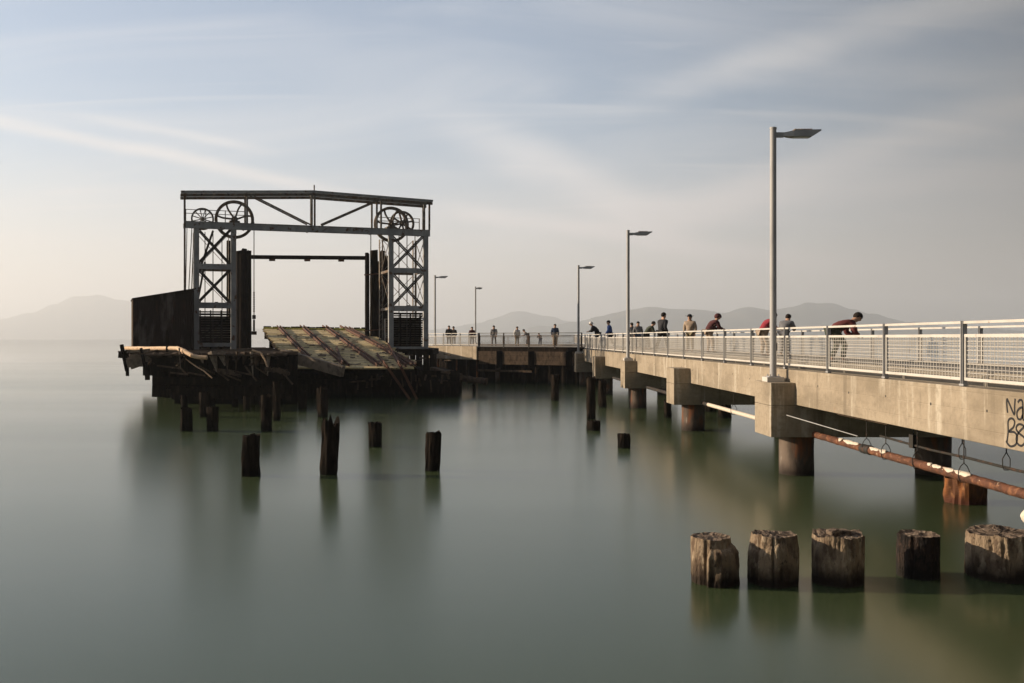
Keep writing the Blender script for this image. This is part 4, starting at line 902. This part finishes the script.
def band(p0, p1, w, amp, lo, hi):
    d0 = Vector(((p0[0]-VX)/F,1,(HY-p0[1])/F)); d1 = Vector(((p1[0]-VX)/F,1,(HY-p1[1])/F)); n_ = d0.cross(d1).normalized()
    a = N.new('ShaderNodeVectorMath'); a.operation = 'DOT_PRODUCT'; a.inputs[1].default_value = n_; L.new(tc.outputs['Generated'], a.inputs[0])
    wv = N.new('ShaderNodeTexNoise'); wv.inputs['Scale'].default_value = 5; wv.inputs['Detail'].default_value = 5; L.new(tc.outputs['Generated'], wv.inputs['Vector'])
    ad = N.new('ShaderNodeMath'); ad.operation = 'MULTIPLY_ADD'; ad.inputs[1].default_value = w*1.6; L.new(wv.outputs['Fac'], ad.inputs[0]); L.new(a.outputs['Value'], ad.inputs[2])
    sb = N.new('ShaderNodeMath'); sb.operation = 'SUBTRACT'; sb.inputs[1].default_value = w*.8; L.new(ad.outputs[0], sb.inputs[0])
    ab = N.new('ShaderNodeMath'); ab.operation = 'ABSOLUTE'; L.new(sb.outputs[0], ab.inputs[0])
    r = N.new('ShaderNodeMapRange'); r.interpolation_type = 'SMOOTHSTEP'; r.inputs[1].default_value = 0; r.inputs[2].default_value = w; r.inputs[3].default_value = 1; r.inputs[4].default_value = 0; L.new(ab.outputs[0], r.inputs[0])
    sp = N.new('ShaderNodeMapRange'); sp.interpolation_type = 'SMOOTHSTEP'; sp.inputs[1].default_value = lo[0]; sp.inputs[2].default_value = lo[1]; L.new(sx.outputs[0], sp.inputs[0])
    sq = N.new('ShaderNodeMapRange'); sq.interpolation_type = 'SMOOTHSTEP'; sq.inputs[1].default_value = hi[0]; sq.inputs[2].default_value = hi[1]; sq.inputs[3].default_value = amp; sq.inputs[4].default_value = 0; L.new(sx.outputs[0], sq.inputs[0])
    m1 = N.new('ShaderNodeMath'); m1.operation = 'MULTIPLY'; L.new(r.outputs[0], m1.inputs[0]); L.new(sp.outputs[0], m1.inputs[1])
    m2 = N.new('ShaderNodeMath'); m2.operation = 'MULTIPLY'; L.new(m1.outputs[0], m2.inputs[0]); L.new(sq.outputs[0], m2.inputs[1]); return m2.outputs[0]
cur = am.outputs[0]
for b_ in (band((0,121),(330,190),.011,.55,(-1,-.9),(-.22,-.02)), band((95,118),(210,140),.008,.3,(-.4,-.33),(-.25,-.18)), band((430,120),(660,225),.04,.5,(-.08,.05),(.15,.3)), band((650,215),(1020,105),.035,.5,(.12,.3),(.6,.8)), band((520,235),(1000,170),.03,.4,(.0,.2),(.6,.8)), band((430,210),(1000,290),.016,.5,(-.08,.02),(.3,.5)), band((640,95),(1020,-15),.03,.38,(.1,.25),(.6,.8))):
    q_ = N.new('ShaderNodeMath'); q_.operation = 'ADD'; q_.use_clamp = True; L.new(cur, q_.inputs[0]); L.new(b_, q_.inputs[1]); cur = q_.outputs[0]
x = N.new('ShaderNodeMix'); x.data_type = 'RGBA'; L.new(cur, x.inputs[0]); L.new(sky.outputs[0], x.inputs[6]); x.inputs[7].default_value = (5.3,5.35,5.5,1)
x2 = N.new('ShaderNodeMix'); x2.data_type = 'RGBA'; L.new(hr.outputs[0], x2.inputs[0]); L.new(x.outputs[2], x2.inputs[6]); x2.inputs[7].default_value = (6.15,5.4,5.0,1); x = x2
dm = N.new('ShaderNodeMapRange'); dm.interpolation_type = 'SMOOTHSTEP'; dm.inputs[1].default_value = -.02; dm.inputs[2].default_value = .66; dm.inputs[3].default_value = .18; dm.inputs[4].default_value = .92
dt = N.new('ShaderNodeVectorMath'); dt.operation = 'DOT_PRODUCT'; dt.inputs[1].default_value = (-.75,.66,0); L.new(tc.outputs['Generated'], dt.inputs[0]); L.new(dt.outputs['Value'], dm.inputs[0])
sm2 = N.new('ShaderNodeVectorMath'); sm2.operation = 'SCALE'; L.new(x.outputs[2], sm2.inputs[0]); L.new(dm.outputs[0], sm2.inputs['Scale'])
L.new(sm2.outputs[0], bg.inputs[0]); bg.inputs[1].default_value = .10
sl = bpy.data.lights.new('sun', 'SUN'); sl.energy = 5.0; sl.angle = R(.6); sl.color = (1,.80,.58)
so = bpy.data.objects.new('sun', sl); C.objects.link(so)
az = R(SAZ); dirs = Vector((math.sin(az)*math.cos(R(SE)), math.cos(az)*math.cos(R(SE)), math.sin(R(SE))))
so.rotation_euler = dirs.to_track_quat('Z','Y').to_euler(); so.location = (-40,20,60)
cam = bpy.data.cameras.new('camera'); co = bpy.data.objects.new('camera', cam); C.objects.link(co); sc_.camera = co
co.location = (0,0,EZ); co.rotation_euler = (R(90),0,0)
cam.sensor_width = 36; cam.lens = 36*F/1024; cam.clip_end = 40000; cam.clip_start = .1
cam.shift_x = (512-VX)/1024; cam.shift_y = -(341.5-HY)/1024
vs = sc_.view_settings; vs.view_transform = 'Standard'; vs.look = 'None'; vs.exposure = .78; vs.gamma = 1; vs.use_curve_mapping = False
